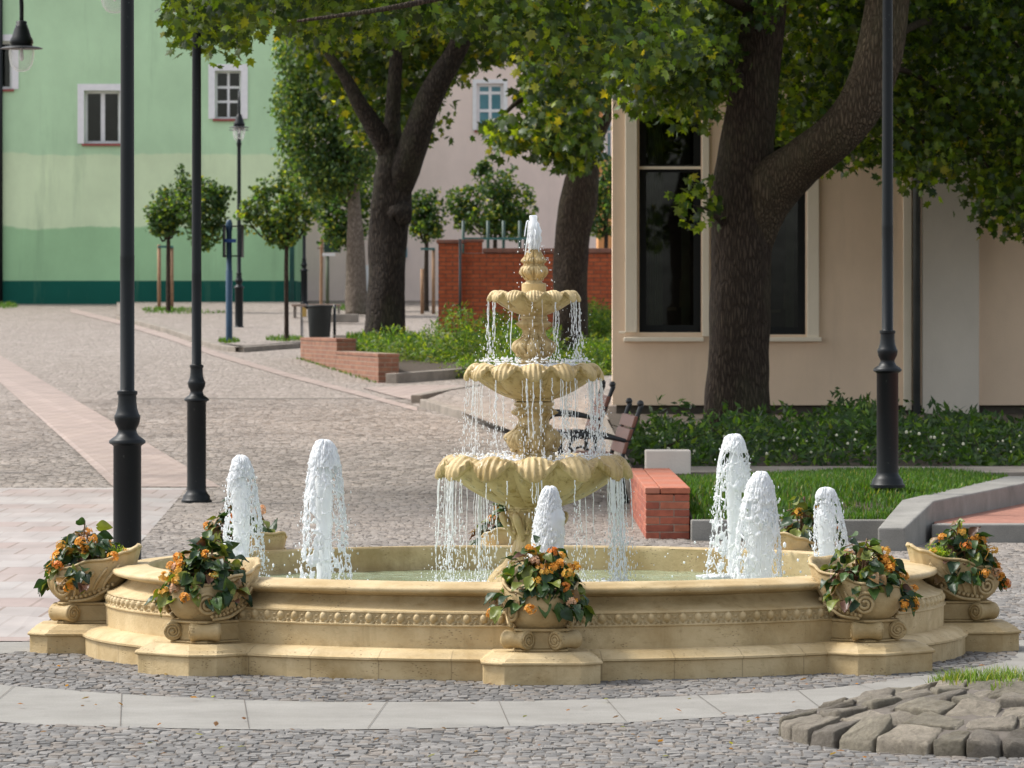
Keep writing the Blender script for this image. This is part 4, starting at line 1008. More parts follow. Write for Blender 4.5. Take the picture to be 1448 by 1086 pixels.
def window(root, h, Y, surround, glass, mx, mz, fw, sill=None, frame='white_paint', depth=.16, sur=None, body=.045):
    """h opening; a window part with frame, pane, sill as sub-parts"""
    x0, x1, z0, z1 = h
    wn = MB()
    if sur:
        s = sur; e = .03
        wn.box(x0 - s, x1 + s, Y - e, Y + .0 - .002, z1, z1 + s); wn.box(x0 - s, x0, Y - e, Y - .002, z0, z1); wn.box(x1, x1 + s, Y - e, Y - .002, z0, z1)
    else:
        wn.box(x0, x1, Y + depth + .145, Y + depth + .15, z0, z1)
    W_ = wn.build('window', MAT[surround] if sur else MAT['dark_void'], root)
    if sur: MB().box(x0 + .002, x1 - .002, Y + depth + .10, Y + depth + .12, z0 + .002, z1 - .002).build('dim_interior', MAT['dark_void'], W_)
    f = MB(); ya, yb = Y + depth, Y + depth + .06
    f.box(x0, x0 + fw, ya, yb, z0, z1); f.box(x1 - fw, x1, ya, yb, z0, z1); f.box(x0 + fw, x1 - fw, ya, yb, z0, z0 + fw); f.box(x0 + fw, x1 - fw, ya, yb, z1 - fw, z1)
    for q in mx:
        xm = x0 + (x1 - x0) * q; f.box(xm - body / 2, xm + body / 2, ya - .008, yb - .004, z0 + fw, z1 - fw)
    for q in mz:
        zm = z0 + (z1 - z0) * q; f.box(x0 + fw, x1 - fw, ya - .004, yb - .008, zm - body / 2, zm + body / 2)
    f.build('frame', MAT[frame], W_)
    MB().box(x0 + .01, x1 - .01, ya + .022, ya + .03, z0 + .01, z1 - .01).build('pane', MAT[glass], W_)
    if sill:
        MB().box(x0 - .06, x1 + .06, Y - .08, Y + depth - .002, z0 - .07, z0).build('sill', MAT[sill], W_, bevel=.006)
def green_house():
    Y = 145.0; gz = g(Y); root = thing('green_house', ((0 - CX) * Y / F, Y, gz), 'green rendered house with a dark teal base and banded paintwork', 'building')
    hs = [pxbox(119, 170, 128, 203, Y), pxbox(304, 341, 100, 168, Y), pxbox(-30, 17, 58, 126, Y)]
    X0, X1 = (-420 - CX) * Y / F, (418 - CX) * Y / F
    wall_with_holes(root, 'wall', MAT['green_render'], X0, X1, gz - .6, 13, Y, .4, hs)
    MB().box(X0, X1, Y + .4, Y + 10, gz - .6, 12.99).build('wall_behind', MAT['green_render'], root)
    e = MB().prism([(X0 - .4, Y - .4), (X1 + .4, Y - .4), (X1 + .4, Y + 10.4), (X0 - .4, Y + 10.4)], 13.01, 15, shrink=[(X0 + 3, Y + 4.5), (X1 - 3, Y + 4.5), (X1 - 3, Y + 5.5), (X0 + 3, Y + 5.5)])
    e.build('roof', MAT['roof_tile'], root)
    window(root, hs[0], Y, 'white_paint', 'glass', (.5,), (), .08, 'red_sill', sur=.19, depth=.25, body=.12)
    window(root, hs[1], Y, 'white_paint', 'glass', (.5,), (.36, .66), .06, 'red_sill', sur=.19, depth=.2, body=.07)
    window(root, hs[2], Y, 'white_paint', 'glass', (.5,), (), .08, 'red_sill', sur=.19, depth=.2, body=.1)
    p = Wp(1.5, 130, Y); MB().tube([(p.x, Y - .1, gz - .2), (p.x, Y - .1, 12.9)], .06, 10).build('downpipe', MAT['lamp_paint'], root, smooth=True)
    p = Wp(413, 0, Y); MB().tube([(p.x, Y - .12, gz - .2), (p.x, Y - .12, 12.9)], .07, 10).build('downpipe', MAT['teal_paint'], root, smooth=True)
green_house()
def pink_house():
    Y = 150.0; gz = g(Y); root = thing('pink_house', ((600 - CX) * Y / F, Y, gz), 'pale pink rendered house with white-framed windows behind the trees', 'building')
    hs = [pxbox(674, 712, 118, 184, Y), pxbox(596, 634, -60, 6, Y)]
    X0, X1 = (418.5 - CX) * Y / F, (843 - CX) * Y / F
    wall_with_holes(root, 'wall', MAT['pink_render'], X0, X1, gz - .8, 13, Y, .4, hs)
    MB().box(X0, X1, Y + .4, Y + 9, gz - .8, 12.99).build('wall_behind', MAT['pink_render'], root)
    MB().prism([(X0 - .4, Y - .4), (X1 + .4, Y - .4), (X1 + .4, Y + 9.4), (X0 - .4, Y + 9.4)], 13.01, 15, shrink=[(X0 + 2, Y + 4), (X1 - 2, Y + 4), (X1 - 2, Y + 5), (X0 + 2, Y + 5)]).build('roof', MAT['roof_tile'], root)
    for h in hs: window(root, h, Y, 'white_paint', 'blue_glass', (.5,), (.42, .8), .09, 'red_sill', sur=.12, depth=.12, body=.09)
    # boarded street door and graffiti-blue meter boxes
    MB().box(*[Wp(575 - 60, 0, Y).x, Wp(521, 0, Y).x], Y - .03, Y - .003, gz - .3, Wp(0, 375, Y).z).build('door', MAT['white_paint'], root, bevel=.01)
    MB().box(Wp(567, 0, Y).x, Wp(576, 0, Y).x, Y - .12, Y - .003, Wp(0, 364, Y).z, Wp(0, 350, Y).z).build('meter_box', MAT['blue_glass'], root, bevel=.02)
pink_house()
def orange_house():
    Y = 165.0; gz = g(160); root = thing('orange_house', ((850 - CX) * Y / F, Y, gz), 'orange house glimpsed between the stout maple and the beige house', 'building')
    hs = [pxbox(857, 872, 150, 222, Y)]
    X0, X1 = (846 - CX) * Y / F, (1050 - CX) * Y / F
    wall_with_holes(root, 'wall', MAT['orange_render'], X0, X1, gz - .8, 14, Y, .4, hs)
    MB().box(X0, X1, Y + .4, Y + 9, gz - .8, 13.99).build('wall_behind', MAT['orange_render'], root)
    MB().prism([(X0 - .3, Y - .3), (X1 + .3, Y - .3), (X1 + .3, Y + 9.3), (X0 - .3, Y + 9.3)], 14.01, 16, shrink=[(X0 + 2, Y + 4), (X1 - 2, Y + 4), (X1 - 2, Y + 5), (X0 + 2, Y + 5)]).build('roof', MAT['roof_tile'], root)
    window(root, hs[0], Y, 'white_paint', 'blue_glass', (.5,), (.5,), .06, None, sur=.1, depth=.12, body=.06)
orange_house()
def beige_house():
    Y = 62.0; root = thing('beige_house', ((1100 - CX) * Y / F, Y, .6), 'beige rendered house with tall dark windows behind the hedge', 'building')
    k = lambda px: (px - CX) * Y / F
    kz = lambda py: HC - (py - H0) * Y / F
    hs = [(k(904), k(992), kz(470), kz(150)), (k(1052), k(1140), kz(473), kz(150))]
    X0, X1 = k(866), k(1900)
    wall_with_holes(root, 'wall', MAT['beige_render'], X0, X1, kz(573), 8.2, Y, .35, hs)
    MB().prism([(X0 + .002, Y + .35), (X1, Y + .35), (X1, Y + 11), (X0 + .30, Y + 11)], kz(573), 8.19).build('wall_behind', MAT['beige_render'], root)
    MB().prism([(X0 + .05, Y + .12), (X1, Y + .12), (X1, Y + 10.9), (X0 + .34, Y + 10.9)], .2, kz(573) - .002).build('plinth', simple('plinth_render', lin(96, 88, 78), .9), root)
    MB().prism([(X0 - .5, Y - .5), (X1 + .5, Y - .5), (X1 + .5, Y + 11.5), (X0 - .5, Y + 11.5)], 8.22, 10.5, shrink=[(X0 + 3, Y + 5), (X1 - 3, Y + 5), (X1 - 3, Y + 6), (X0 + 3, Y + 6)]).build('roof', MAT['roof_tile'], root)
    # pilasters and surrounds
    for a, b, z0, z1, e in ((884, 901, 470, 120, .05), (993, 1003, 476, 120, .035), (1141, 1158, 478, 120, .05), (1277, 1289, 580, 60, .05), (1040, 1051, 476, 120, .035)):
        MB().box(k(a), k(b), Y - e, Y - .003, kz(z0), kz(z1)).build('pilaster', MAT['beige_trim'], root, bevel=.008)
    for a, b in ((884, 992.5), (1041, 1159)):
        MB().box(k(a) - .02, k(b) + .02, Y - .10, Y - .003, kz(483), kz(477)).build('window_sill', MAT['beige_trim'], root, bevel=.008)
    for h in hs:
        window(root, h, Y, 'lamp_paint', 'glass', (), (.727,), .09, None, frame='lamp_paint', depth=.2, body=.10)
        cu = MB(); z0, z1 = h[2] + .02, h[3] - .02      # a drawn curtain and a shelf seen dimly through the pane
        for xa, xb in ((h[0] + .12, h[0] + .30), (h[1] - .24, h[1] - .13)):
            n_ = 26; VV = [(xa + (xb - xa) * i / n_, Y + .30 + .018 * math.sin(i * 1.5), z) for z in (z0, z1) for i in range(n_ + 1)]
            cu.add(VV, [(i, i + 1, n_ + 2 + i, n_ + 1 + i) for i in range(n_)])
        cu.build('curtain', simple('curtain_cloth', lin(120, 124, 110), .9, var=.2), root, smooth=True)
        MB().box(h[0] + .35, h[1] - .3, Y + .29, Y + .335, z0 + .25, z0 + .29).add([(h[0] + .5, Y + .3, z0 + .29), (h[0] + .58, Y + .3, z0 + .29), (h[0] + .56, Y + .3, z0 + .62), (h[0] + .51, Y + .3, z0 + .62)], [(0, 1, 2, 3)]).build('inner_shelf', simple('shelf_wood', lin(110, 96, 76), .8), root)
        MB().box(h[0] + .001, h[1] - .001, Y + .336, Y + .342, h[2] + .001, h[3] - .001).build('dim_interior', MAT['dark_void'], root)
        MB().box(h[0] + .001, h[1] - .001, Y + .05, Y + .12, kz(239), kz(235)).build('transom', MAT['beige_trim'], root)
    MB().box(k(1303), k(1383), Y - .14, Y - .003, kz(585), 7.5).build('wall_panel', MAT['pale_panel'], root, bevel=.01)
    MB().tube([(k(1295), Y - .12, kz(588)), (k(1295), Y - .12, 8.0)], .046, 12).build('downpipe', MAT['pipe_zinc'], root, smooth=True)
    MB().tube([(k(875), Y - .003, kz(470)), (k(884), Y - .003, kz(470))], .02, 6).build('string_course', MAT['beige_trim'], root)
    # things seen dimly through the panes
    MB().box(k(1090), k(1136), Y + .6 - .37, Y + .232, kz(330), kz(296)).build('reflection_board', MAT['pale_panel'], root) if False else None
beige_house()

# ------------------------------------------------------------------ lamps
LAMP = [(.148, 0), (.148, .025), (.135, .035), (.128, .07), (.112, .085), (.104, .10), (.094, .115), (.092, .13), (.092, .965), (.098, .972), (.120, .985), (.120, 1.0), (.108, 1.012), (.075, 1.035), (.064, 1.055), (.060, 1.07),
        (.064, 1.085), (.080, 1.115), (.086, 1.15), (.086, 1.165), (.078, 1.175), (.066, 1.21), (.060, 1.26), (.060, 1.30), (.067, 1.305), (.067, 1.325), (.052, 1.33), (.047, 1.335), (.0475, 2.2), (.048, 2.21), (.0465, 2.22),
        (.043, 4.56), (.052, 4.565), (.052, 4.60), (.058, 4.61), (.06, 4.64), (.052, 4.66), (.048, 4.70), (.040, 4.72), (.036, 4.74), (.034, 5.6), (.02, 5.64), (.03, 5.68), (.001, 5.74)]
def lantern(t, c, s):
    """c: centre of the reflector disc"""
    x, y, z = c
    MB().lathe([(.001, .30), (.03, .295), (.06, .285), (.058, .25), (.066, .245), (.07, .22), (.08, .20), (.105, .12), (.125, .085), (.13, .05), (.12, .035), (.12, .02)], c, 24).build('lantern_cap', MAT['lamp_paint'], t, smooth=True)
    MB().lathe([(.115, .02), (.20, .005), (.23, -.008), (.232, -.014), (.20, -.008), (.10, .0)], c, 32).build('reflector', MAT['iron'], t, smooth=True)
    gl = MB().lathe([(.137, -.015), (.14, -.06), (.135, -.13), (.115, -.20), (.08, -.245), (.04, -.262), (.001, -.266)], c, 28).build('globe', MAT['globe'], t, smooth=True)
    MB().lathe([(.001, 0), (.02, -.01), (.018, -.06), (.026, -.09), (.022, -.13), (.001, -.15)], c, 12).build('bulb', MAT['white_paint'], gl, smooth=True)
def street_lamp(base, s, label, arms=((1, 0),), arm_z=4.98, arm=.79, noscale=False):
    t = thing('street_lamp', (0, 0, 0), label, 'street lamp', 'dark iron lamp posts around the square')
    prof = LAMP if arm_z > 4.9 else [(r, z if z < 4 else z - (4.98 - arm_z)) for r, z in LAMP]
    o = MB().lathe(prof, (0, 0, 0), 36).build('post', MAT['lamp_paint'], t, smooth=True); smooth_by_angle(o, 45)
    h0 = prof[-4][1] - .25
    for dx, dy in arms:
        pts = [(0, 0, h0)]
        for k in range(0, 13):
            a = PI * k / 12
            pts.append((dx * arm * .5 * (1 - math.cos(a)), dy * arm * .5 * (1 - math.cos(a)), h0 + .10 + .36 * math.sin(a) ** .8 - .0 * k))
        pts.append((dx * arm, dy * arm, arm_z + .27))
        pts, rr = catmull(pts, [.024] * len(pts), 3)
        MB().tube(pts, rr, 10).build('arm', MAT['lamp_paint'], t, smooth=True)
        lantern(t, (dx * arm, dy * arm, arm_z), s)
    t.location = base; t.scale = (s, s, s); return t
X_ = lambda px, Y: (px - CX) * Y / F
street_lamp((X_(180, 33.1), 33.1, 0), 1.0, 'thick dark lamp post rising directly behind the leftmost flower planter', ((0.5, .866), (-.5, -.866)))
street_lamp((X_(278, 48.6), 48.6, g(48.6)), 1.0, 'dark lamp post with visible round foot on the cobbles, behind the left water jets', ((1, 0), (-1, 0)), 4.98)
street_lamp((X_(1255, 42.6), 42.6, .375), 1.0, 'dark lamp post standing on the lawn in front of the hedge', ((1, 0), (-1, 0)))
street_lamp((X_(338, 115), 115, g(115)), 1.0, 'distant lamp post with a clear hanging lantern in front of the green house', ((.06, -.998), (-.06, .998)), 4.62)
street_lamp((X_(-70, 55), 55, g(55)), 1.0, 'lamp post standing outside the view whose bell-shaped lantern hangs in at the top left', ((1, 0), (-1, 0)), 4.63, .775)
street_lamp((X_(430, 143), 143, g(143)), 1.0, 'farthest lamp post, half lost in foliage before the pink house', ((.7, .7), (-.7, -.7)), 4.9)

# ------------------------------------------------------------------ street furniture
def bench(x, y, z, label, rz=0.0):
    t = thing('park_bench', (0, 0, 0), label, 'bench', 'slatted benches beside the brick wall')
    L = 1.6
    for i in range(4):
        u = -.42 + i * .11; MB().box(u, u + .095, 0, L, .43, .465).build('seat_slat', MAT['bench_wood'], t, bevel=.008)
    for i in range(3):
        zc = .53 + i * .125; xc = .085 + i * .045
        mb = MB(); hx = .018; a = math.radians(18); hh = .055
        pr = [(xc - hh * math.sin(a) - hx, zc - hh), (xc - hh * math.sin(a) + hx, zc - hh), (xc + hh * math.sin(a) + hx, zc + hh), (xc + hh * math.sin(a) - hx, zc + hh)]
        V = [(p[0], yy, p[1]) for yy in (-.02, L + .02) for p in pr]
        mb.add(V, [(0, 1, 2, 3), (7, 6, 5, 4), (0, 4, 5, 1), (1, 5, 6, 2), (2, 6, 7, 3), (3, 7, 4, 0)]).build('back_slat', MAT['bench_wood'], t, bevel=.008)
    for yy in (.06, L - .06):
        mb = MB()
        p, r = catmull([(.10, yy, 0), (.07, yy, .2), (.06, yy, .42), (.10, yy, .55), (.16, yy, .70), (.215, yy, .86), (.24, yy, .93), (.215, yy, .95)], [.026, .02, .022, .02, .02, .022, .026, .014], 4); mb.tube(p, r, 8)
        p, r = catmull([(-.46, yy, 0), (-.40, yy, .12), (-.38, yy, .30), (-.42, yy, .42), (-.44, yy, .56), (-.38, yy, .64), (-.24, yy, .65), (-.05, yy, .63), (.08, yy, .60), (.12, yy, .58)], [.03, .02, .02, .024, .02, .024, .026, .024, .02, .02], 4); mb.tube(p, r, 8)
        mb.tube([(-.42, yy, .415), (.08, yy, .415)], .02, 8); mb.tube(*catmull([(-.38, yy, .30), (-.2, yy, .2), (.0, yy, .28), (.07, yy, .22)], [.014] * 4, 4), 6)
        mb.blob((-.44, yy, .645), .035, seg=8, rings=5); mb.blob((.235, yy, .955), .034, seg=8, rings=5)
        mb.build('iron_end', MAT['iron'], t, smooth=True)
    t.location = (x, y, z); t.rotation_euler = (0, 0, rz); return t
bench(1.0, 48.3, g(49) + .0, 'nearer slatted bench with black scrolled iron ends beside the brick wall', .05)
bench(.80, 51.7, g(52) + .1, 'farther slatted bench behind the nearer one, beside the middle column', .05)

def bin_():
    p = Wp(452, 477, 101); t = thing('litter_bin', p, 'black round litter bin behind the low weathered wall', 'bin')
    MB().lathe([(.001, 0), (.20, 0), (.21, .02), (.245, .58), (.25, .60), (.262, .605), (.265, .64), (.245, .645), (.23, .63), (.19, .05), (.001, .04)], p, 28).build('barrel', MAT['bin_paint'], t, smooth=True)
    MB().tube([p + Vector((.30, 0, -.02)), p + Vector((.30, 0, .66))], .03, 8).build('post', MAT['iron'], t, smooth=True)
    MB().tube([p + Vector((-.24, -.05, .58)), p + Vector((-.30, -.06, .62)), p + Vector((-.27, -.06, .66)), p + Vector((-.22, -.05, .64))], .018, 6).build('handle', MAT['iron'], t, smooth=True)
bin_()
def info_post():
    Y = 103.0; p = Wp(324, 490, Y); t = thing('sign_post', p, 'blue information post with notice frames, seen edge-on before the green house', 'sign post')
    MB().lathe([(.068, 0), (.068, 1.55), (.058, 1.56), (.055, 2.35), (.068, 2.4), (.068, 2.52), (.048, 2.58), (.001, 2.6)], p, 16).build('pole', MAT['blue_paint'], t, smooth=True)
    for dx in (-.10, .27):
        MB().box(p.x + dx - .012, p.x + dx + .012, Y - .4, Y + .4, Wp(0, 364, Y).z, Wp(0, 318, Y).z).build('notice_frame', MAT['lamp_paint'], t, bevel=.004)
    for py in (320, 362):
        MB().box(p.x - .088, p.x + .258, Y - .02, Y + .02, Wp(0, py + 1, Y).z, Wp(0, py - 1, Y).z).build('bracket', MAT['lamp_paint'], t)
    MB().box(p.x - .11, p.x + .15, Y - .12, Y - .075, Wp(0, 343, Y).z, Wp(0, 338, Y).z).build('blue_band', simple('signal_blue', lin(30, 84, 160), .5), t, bevel=.005)
info_post()
def notice():
    Y = 138.0; p = Wp(463, 432, Y); p.z = g(Y); t = thing('notice_board', p, 'small dark green board on a slim post under the rounded tree crown', 'sign')
    MB().tube([p, Wp(463, 358, Y)], .05, 8).build('post', simple('green_post', lin(84, 92, 70), .7), t, smooth=True)
    MB().box(Wp(458, 0, Y).x, Wp(478, 0, Y).x, Y - .05, Y - .02, Wp(0, 357, Y).z, Wp(0, 335, Y).z).build('board', MAT['sign_green'], t, bevel=.01)
    MB().box(Wp(456, 0, Y).x, Wp(474, 0, Y).x, Y - .05, Y - .02, Wp(0, 362, Y).z, Wp(0, 358, Y).z).build('lower_strip', MAT['white_paint'], t)
notice()
def table():
    Y = 124.0; p = Wp(447, 448, Y); t = thing('garden_table', p, 'long flat-topped table with yellow side panel behind the black bin', 'table')
    a, b = Wp(413, 430, Y), Wp(482, 430, Y)
    MB().box(a.x, b.x, Y - .35, Y + .35, a.z - .06, a.z).build('table_top', simple('table_wood', lin(150, 128, 112), .7), t, bevel=.01)
    for px in (417, 479): MB().box(Wp(px, 0, Y).x - .025, Wp(px, 0, Y).x + .025, Y - .25, Y + .25, p.z - .05, a.z - .062).build('leg', MAT['kerb_stone'], t)
    MB().box(Wp(428, 0, Y).x, Wp(434, 0, Y).x, Y - .3, Y - .26, p.z, a.z - .07).build('side_panel', MAT['yellow_board'], t)
table()
o = MB().box(Wp(468, 0, 122).x, Wp(507, 0, 122).x, 121.6, 122.2, Wp(0, 456, 122).z, Wp(0, 444, 122).z).build('stone_trough', MAT['kerb_stone'], loc=Wp(488, 456, 122), bevel=.02)
tag(o, 'low grey stone trough between the bin and the forked trunk', 'trough')
# ------------------------------------------------------------------ fountain
C0 = (FX, FY, 0.0); CK = (KX, FY, 0.0)
ROT = math.radians(1.75)
fountain = thing('fountain', C0, 'three-tiered pale limestone fountain with scalloped bowls in a round basin', 'fountain')
def basin():
    step = [(2.0, .02), (2.39, -.03), (2.39, .092), (2.405, .098), (2.405, .108), (2.385, .114), (2.372, .128), (2.345, .143), (2.31, .150), (2.26, .152)]
    o = MB().lathe(step, C0, 256).build('base_step', MAT['limestone'], fountain, smooth=True); smooth_by_angle(o, 35)
    wallp = [(2.272, .145), (2.275, .258), (2.284, .262), (2.284, .268), (2.262, .27), (2.262, .322), (2.27, .326), (2.268, .334), (2.235, .342)]
    wallp += [(2.235 - .085 * math.sin(PI * .5 * k / 7), .342 + .062 * k / 7) for k in range(1, 8)]
    wallp += [(2.165, .408), (2.19, .411), (2.20, .416), (2.205, .42)] + [(2.215 + .025 * math.sin(a), .4385 - .0185 * math.cos(a)) for a in np.linspace(0, PI, 8)] + [(2.19, .463), (2.16, .470), (2.06, .476), (2.045, .474), (2.038, .464), (2.04, .44), (2.045, .05), (.2, .04)]
    def mod(th, i, r, z):
        return r, z + (.0015 * mnoise.noise(Vector((math.cos(th) * 9, math.sin(th) * 9, i * .1))) if z > .35 else 0)
    o = MB().lathe(wallp, C0, 320, mod).build('basin_wall', MAT['limestone_plain'], fountain, smooth=True); smooth_by_angle(o, 40)
    # egg-and-dart band
    per = 168; sub = 14; seg = per * sub; zs = np.linspace(.268, .326, 15); V = []; Fa = []
    th = np.arange(seg) / seg * 2 * PI; u = (np.arange(seg) % sub) / sub - .5
    for k, z in enumerate(zs):
        q = (z - .300) / .027
        egg = np.sqrt(np.clip(1 - (u / .27) ** 2 - q ** 2 * (1 if z > .3 else .9), 0, 1)) * .030
        rim_ = np.exp(-((np.sqrt((u / .40) ** 2 + (q * .85) ** 2) - 1) / .13) ** 2) * .020 * (z < .318)
        dart = np.exp(-((np.abs(u) - .5) / .07) ** 2) * .027 * np.clip((.324 - z) / .02, 0, 1) * (.55 + .45 * np.cos((z - .28) * 260))
        u2 = (u * 3) % 1 - .5; bead = np.sqrt(np.clip(1 - (u2 / .45) ** 2 - ((z - .274) / .008) ** 2, 0, 1)) * .020
        r = 2.252 + np.maximum.reduce([egg, rim_, dart, bead]) + (.012 if k in (0, 14) else 0)
        V.append(np.stack([FX + r * np.cos(th), FY + r * np.sin(th), np.full(seg, z)], 1))
    V = np.concatenate(V); n = len(zs); i = np.arange(seg); j = (i + 1) % seg
    Fa = np.concatenate([np.stack([k * seg + i, k * seg + j, (k + 1) * seg + j, (k + 1) * seg + i], 1) for k in range(n - 1)])
    finish('frieze', np_mesh('frieze', V, Fa), MAT['limestone_plain'], fountain)
basin()
ANG = [ROT + math.radians(a) for a in (0, 45, 90, 135, 180, -138, -90, -45)]
def plinths():
    for a in ANG:
        d = Vector((math.sin(a), -math.cos(a), 0)); s = Vector((math.cos(a), math.sin(a), 0)); c = Vector(C0)
        def outline(e):
            uo, v, ch = 2.676 + e, .2885 + e, .10
            return [tuple((c + d * p + s * q).xy) for p, q in ((2.15, -v), (uo - ch, -v), (uo, -v + ch), (uo, v - ch), (uo - ch, v), (2.15, v))]
        mb = MB(); lv = [(-.03, 0), (.094, 0), (.098, .012), (.110, .012), (.114, .0), (.128, -.012), (.145, -.04), (.1535, -.055)]
        V = []; Fa = []
        for z, e in lv: V += [(x, y, z) for x, y in outline(e)]
        for k in range(len(lv) - 1):
            for i in range(6): j = (i + 1) % 6; Fa.append((k * 6 + i, k * 6 + j, k * 6 + 6 + j, k * 6 + 6 + i))
        Fa.append(tuple((len(lv) - 1) * 6 + i for i in range(6)))
        o = MB().add(V, Fa).build('plinth', MAT['limestone_plain'], fountain, bevel=.004)
plinths()
def bowl(z0, s):
    NL = 12
    prof = [(.12, -.01, 0, 0), (.13, .0, 0, 0), (.148, .006, 0, 0), (.152, .016, 0, .1), (.20, .034, 0, .5), (.26, .062, 0, .9), (.32, .096, 0, 1), (.38, .134, .05, 1), (.43, .168, .15, .8), (.462, .188, .35, .4),
            (.478, .186, .6, .1), (.488, .174, .85, 0), (.500, .163, 1, 0), (.514, .157, 1, 0), (.526, .160, 1, 0), (.532, .172, 1, 0), (.532, .192, .95, 0), (.526, .215, .9, 0), (.515, .240, .8, 0), (.498, .264, .7, 0), (.476, .284, .6, 0),
            (.452, .294, .55, 0), (.428, .296, .5, 0), (.405, .288, .4, 0), (.38, .272, .25, 0), (.33, .246, .1, 0), (.24, .228, 0, 0), (.10, .222, 0, 0), (.03, .22, 0, 0)]
    pr = [(r * s, z * s) for r, z, _, _ in prof]
    # densify with weights
    P, _ = catmull([(r, z, 0) for r, z, _, _ in prof], [0] * len(prof), 3); _, WL = catmull([(r, z, 0) for r, z, _, _ in prof], [p[2] for p in prof], 3); _, WG = catmull([(r, z, 0) for r, z, _, _ in prof], [p[3] for p in prof], 3)
    pr = [(max(p.x, .004) * s, p.y * s) for p in P]
    def mod(th, i, r, z):
        c = math.cos(NL * th); m = .5 + .5 * c; m = m ** .7; wl_, wg = WL[i], WG[i]
        zz = z + wl_ * (1 - m) * s * (.088 if P[i].y < .20 else .088 * max(0, 1 - (P[i].y - .20) / .07) - .050 * min(1, max(0, (P[i].y - .20) / .07)))
        rr = r - wl_ * (1 - m) * .044 * s
        if wl_ > .3 and P[i].y > .165:
            rr += wl_ * .007 * s * math.cos(NL * 7 * th) * (m > .12)
            zz += wl_ * .0035 * s * math.cos(NL * 7 * th) * (P[i].y > .26)
        rr += wg * s * (.030 * abs(math.cos(NL * th / 2)) ** .5 - .016)
        return rr, zz
    o = MB().lathe(pr, (CK[0], CK[1], z0), 504, mod).build('bowl', MAT['limestone_bowl'], fountain, smooth=True)
bowl(.765, 1.0); bowl(1.35, .71); bowl(1.815, .477)
def stem(prof, name, lobes, amp, band):
    amp *= 1.5
    pr = dense(prof, 5)
    def mod(th, i, r, z):
        w = 0
        for zc, hw, a in band: w += a * math.exp(-((z - zc) / hw) ** 2)
        leaf = abs(math.cos(lobes * th / 2)) ** .5 - .55
        rib = math.cos(lobes * 5 * th) * .12
        n = mnoise.noise(Vector((3.2 * math.cos(th), 3.2 * math.sin(th), z * 22))) * .35
        curl = math.sin(lobes * th + z * 60) * .18
        return r * (1 + amp * w * (leaf + rib + n + curl)), z
    mb = MB().lathe(pr, CK, 160, mod)
    # carved acanthus scrolls riding on the turned profile
    rz = lambda z: float(np.interp(z, [p[1] for p in pr], [p[0] for p in pr]))
    for zc, hw, a in band:
        if a < .9 and name == 'stem': continue
        rr0 = rz(zc); w = .0105 * rr0 / .11
        for k in range(lobes):
            for sg in (-1, 1):
                P = []
                for q in np.linspace(-1, 1.5, 12):
                    z = zc + hw * q; th = 2 * PI * k / lobes + sg * (.30 * math.cos((q + 1) / 2.5 * PI * .95) * .9 + .06); r_ = rz(z) + w * .35
                    P.append((CK[0] + r_ * math.cos(th), CK[1] + r_ * math.sin(th), z))
                mb.tube(P, [w * (.35 + .75 * math.sin(PI * i / 11)) for i in range(12)], 6)
                mb.blob(P[0], w * 1.25, seg=8, rings=5); mb.blob(P[-1], w * .9, seg=8, rings=5)
    mb.build(name, MAT['limestone_bowl'], fountain, smooth=True)
stem([(.255, .06), (.25, .30), (.235, .385), (.192, .43), (.152, .475), (.118, .54), (.105, .60), (.112, .65), (.130, .70), (.132, .73), (.12, .745), (.122, .752), (.132, .757), (.132, .768)], 'stem', 8, .16, [(.45, .12, .8), (.70, .06, 1)])
stem([(.12, .98), (.122, 1.05), (.118, 1.058), (.105, 1.064), (.104, 1.082), (.122, 1.095), (.137, 1.125), (.130, 1.165), (.098, 1.20), (.078, 1.23), (.082, 1.262), (.108, 1.285), (.114, 1.298), (.10, 1.315), (.098, 1.325), (.108, 1.33), (.108, 1.345), (.098, 1.35)], 'stem', 8, .17, [(1.14, .05, 1), (1.21, .05, .8), (1.29, .02, .8)])
stem([(.074, 1.50), (.076, 1.555), (.086, 1.562), (.084, 1.578), (.070, 1.588), (.094, 1.61), (.109, 1.64), (.100, 1.668), (.070, 1.69), (.057, 1.712), (.060, 1.738), (.082, 1.762), (.090, 1.776), (.075, 1.79), (.068, 1.797), (.074, 1.802), (.074, 1.812), (.066, 1.818)], 'stem', 8, .17, [(1.645, .04, 1), (1.71, .04, .8), (1.77, .015, .8)])
stem([(.066, 1.92), (.067, 1.985), (.064, 1.993), (.047, 1.999), (.042, 2.013), (.055, 2.028), (.068, 2.052), (.066, 2.076), (.050, 2.095), (.057, 2.115), (.050, 2.138), (.040, 2.154), (.030, 2.172), (.012, 2.184), (.002, 2.186)], 'finial', 6, .24, [(2.05, .03, 1), (2.115, .02, 1), (2.16, .02, .8)])
# corbel leaves under the lowest bowl
mb = MB()
for k in range(8):
    a = 2 * PI * k / 8 + .2; d = Vector((math.cos(a), math.sin(a), 0)); c = Vector(CK)
    p, r = catmull([c + d * .10 + Vector((0, 0, .60)), c + d * .135 + Vector((0, 0, .66)), c + d * .165 + Vector((0, 0, .71)), c + d * .175 + Vector((0, 0, .735)), c + d * .155 + Vector((0, 0, .742))], [.016, .022, .024, .018, .008], 4); mb.tube(p, r, 8)
mb.build('corbel', MAT['limestone_bowl'], fountain, smooth=True)

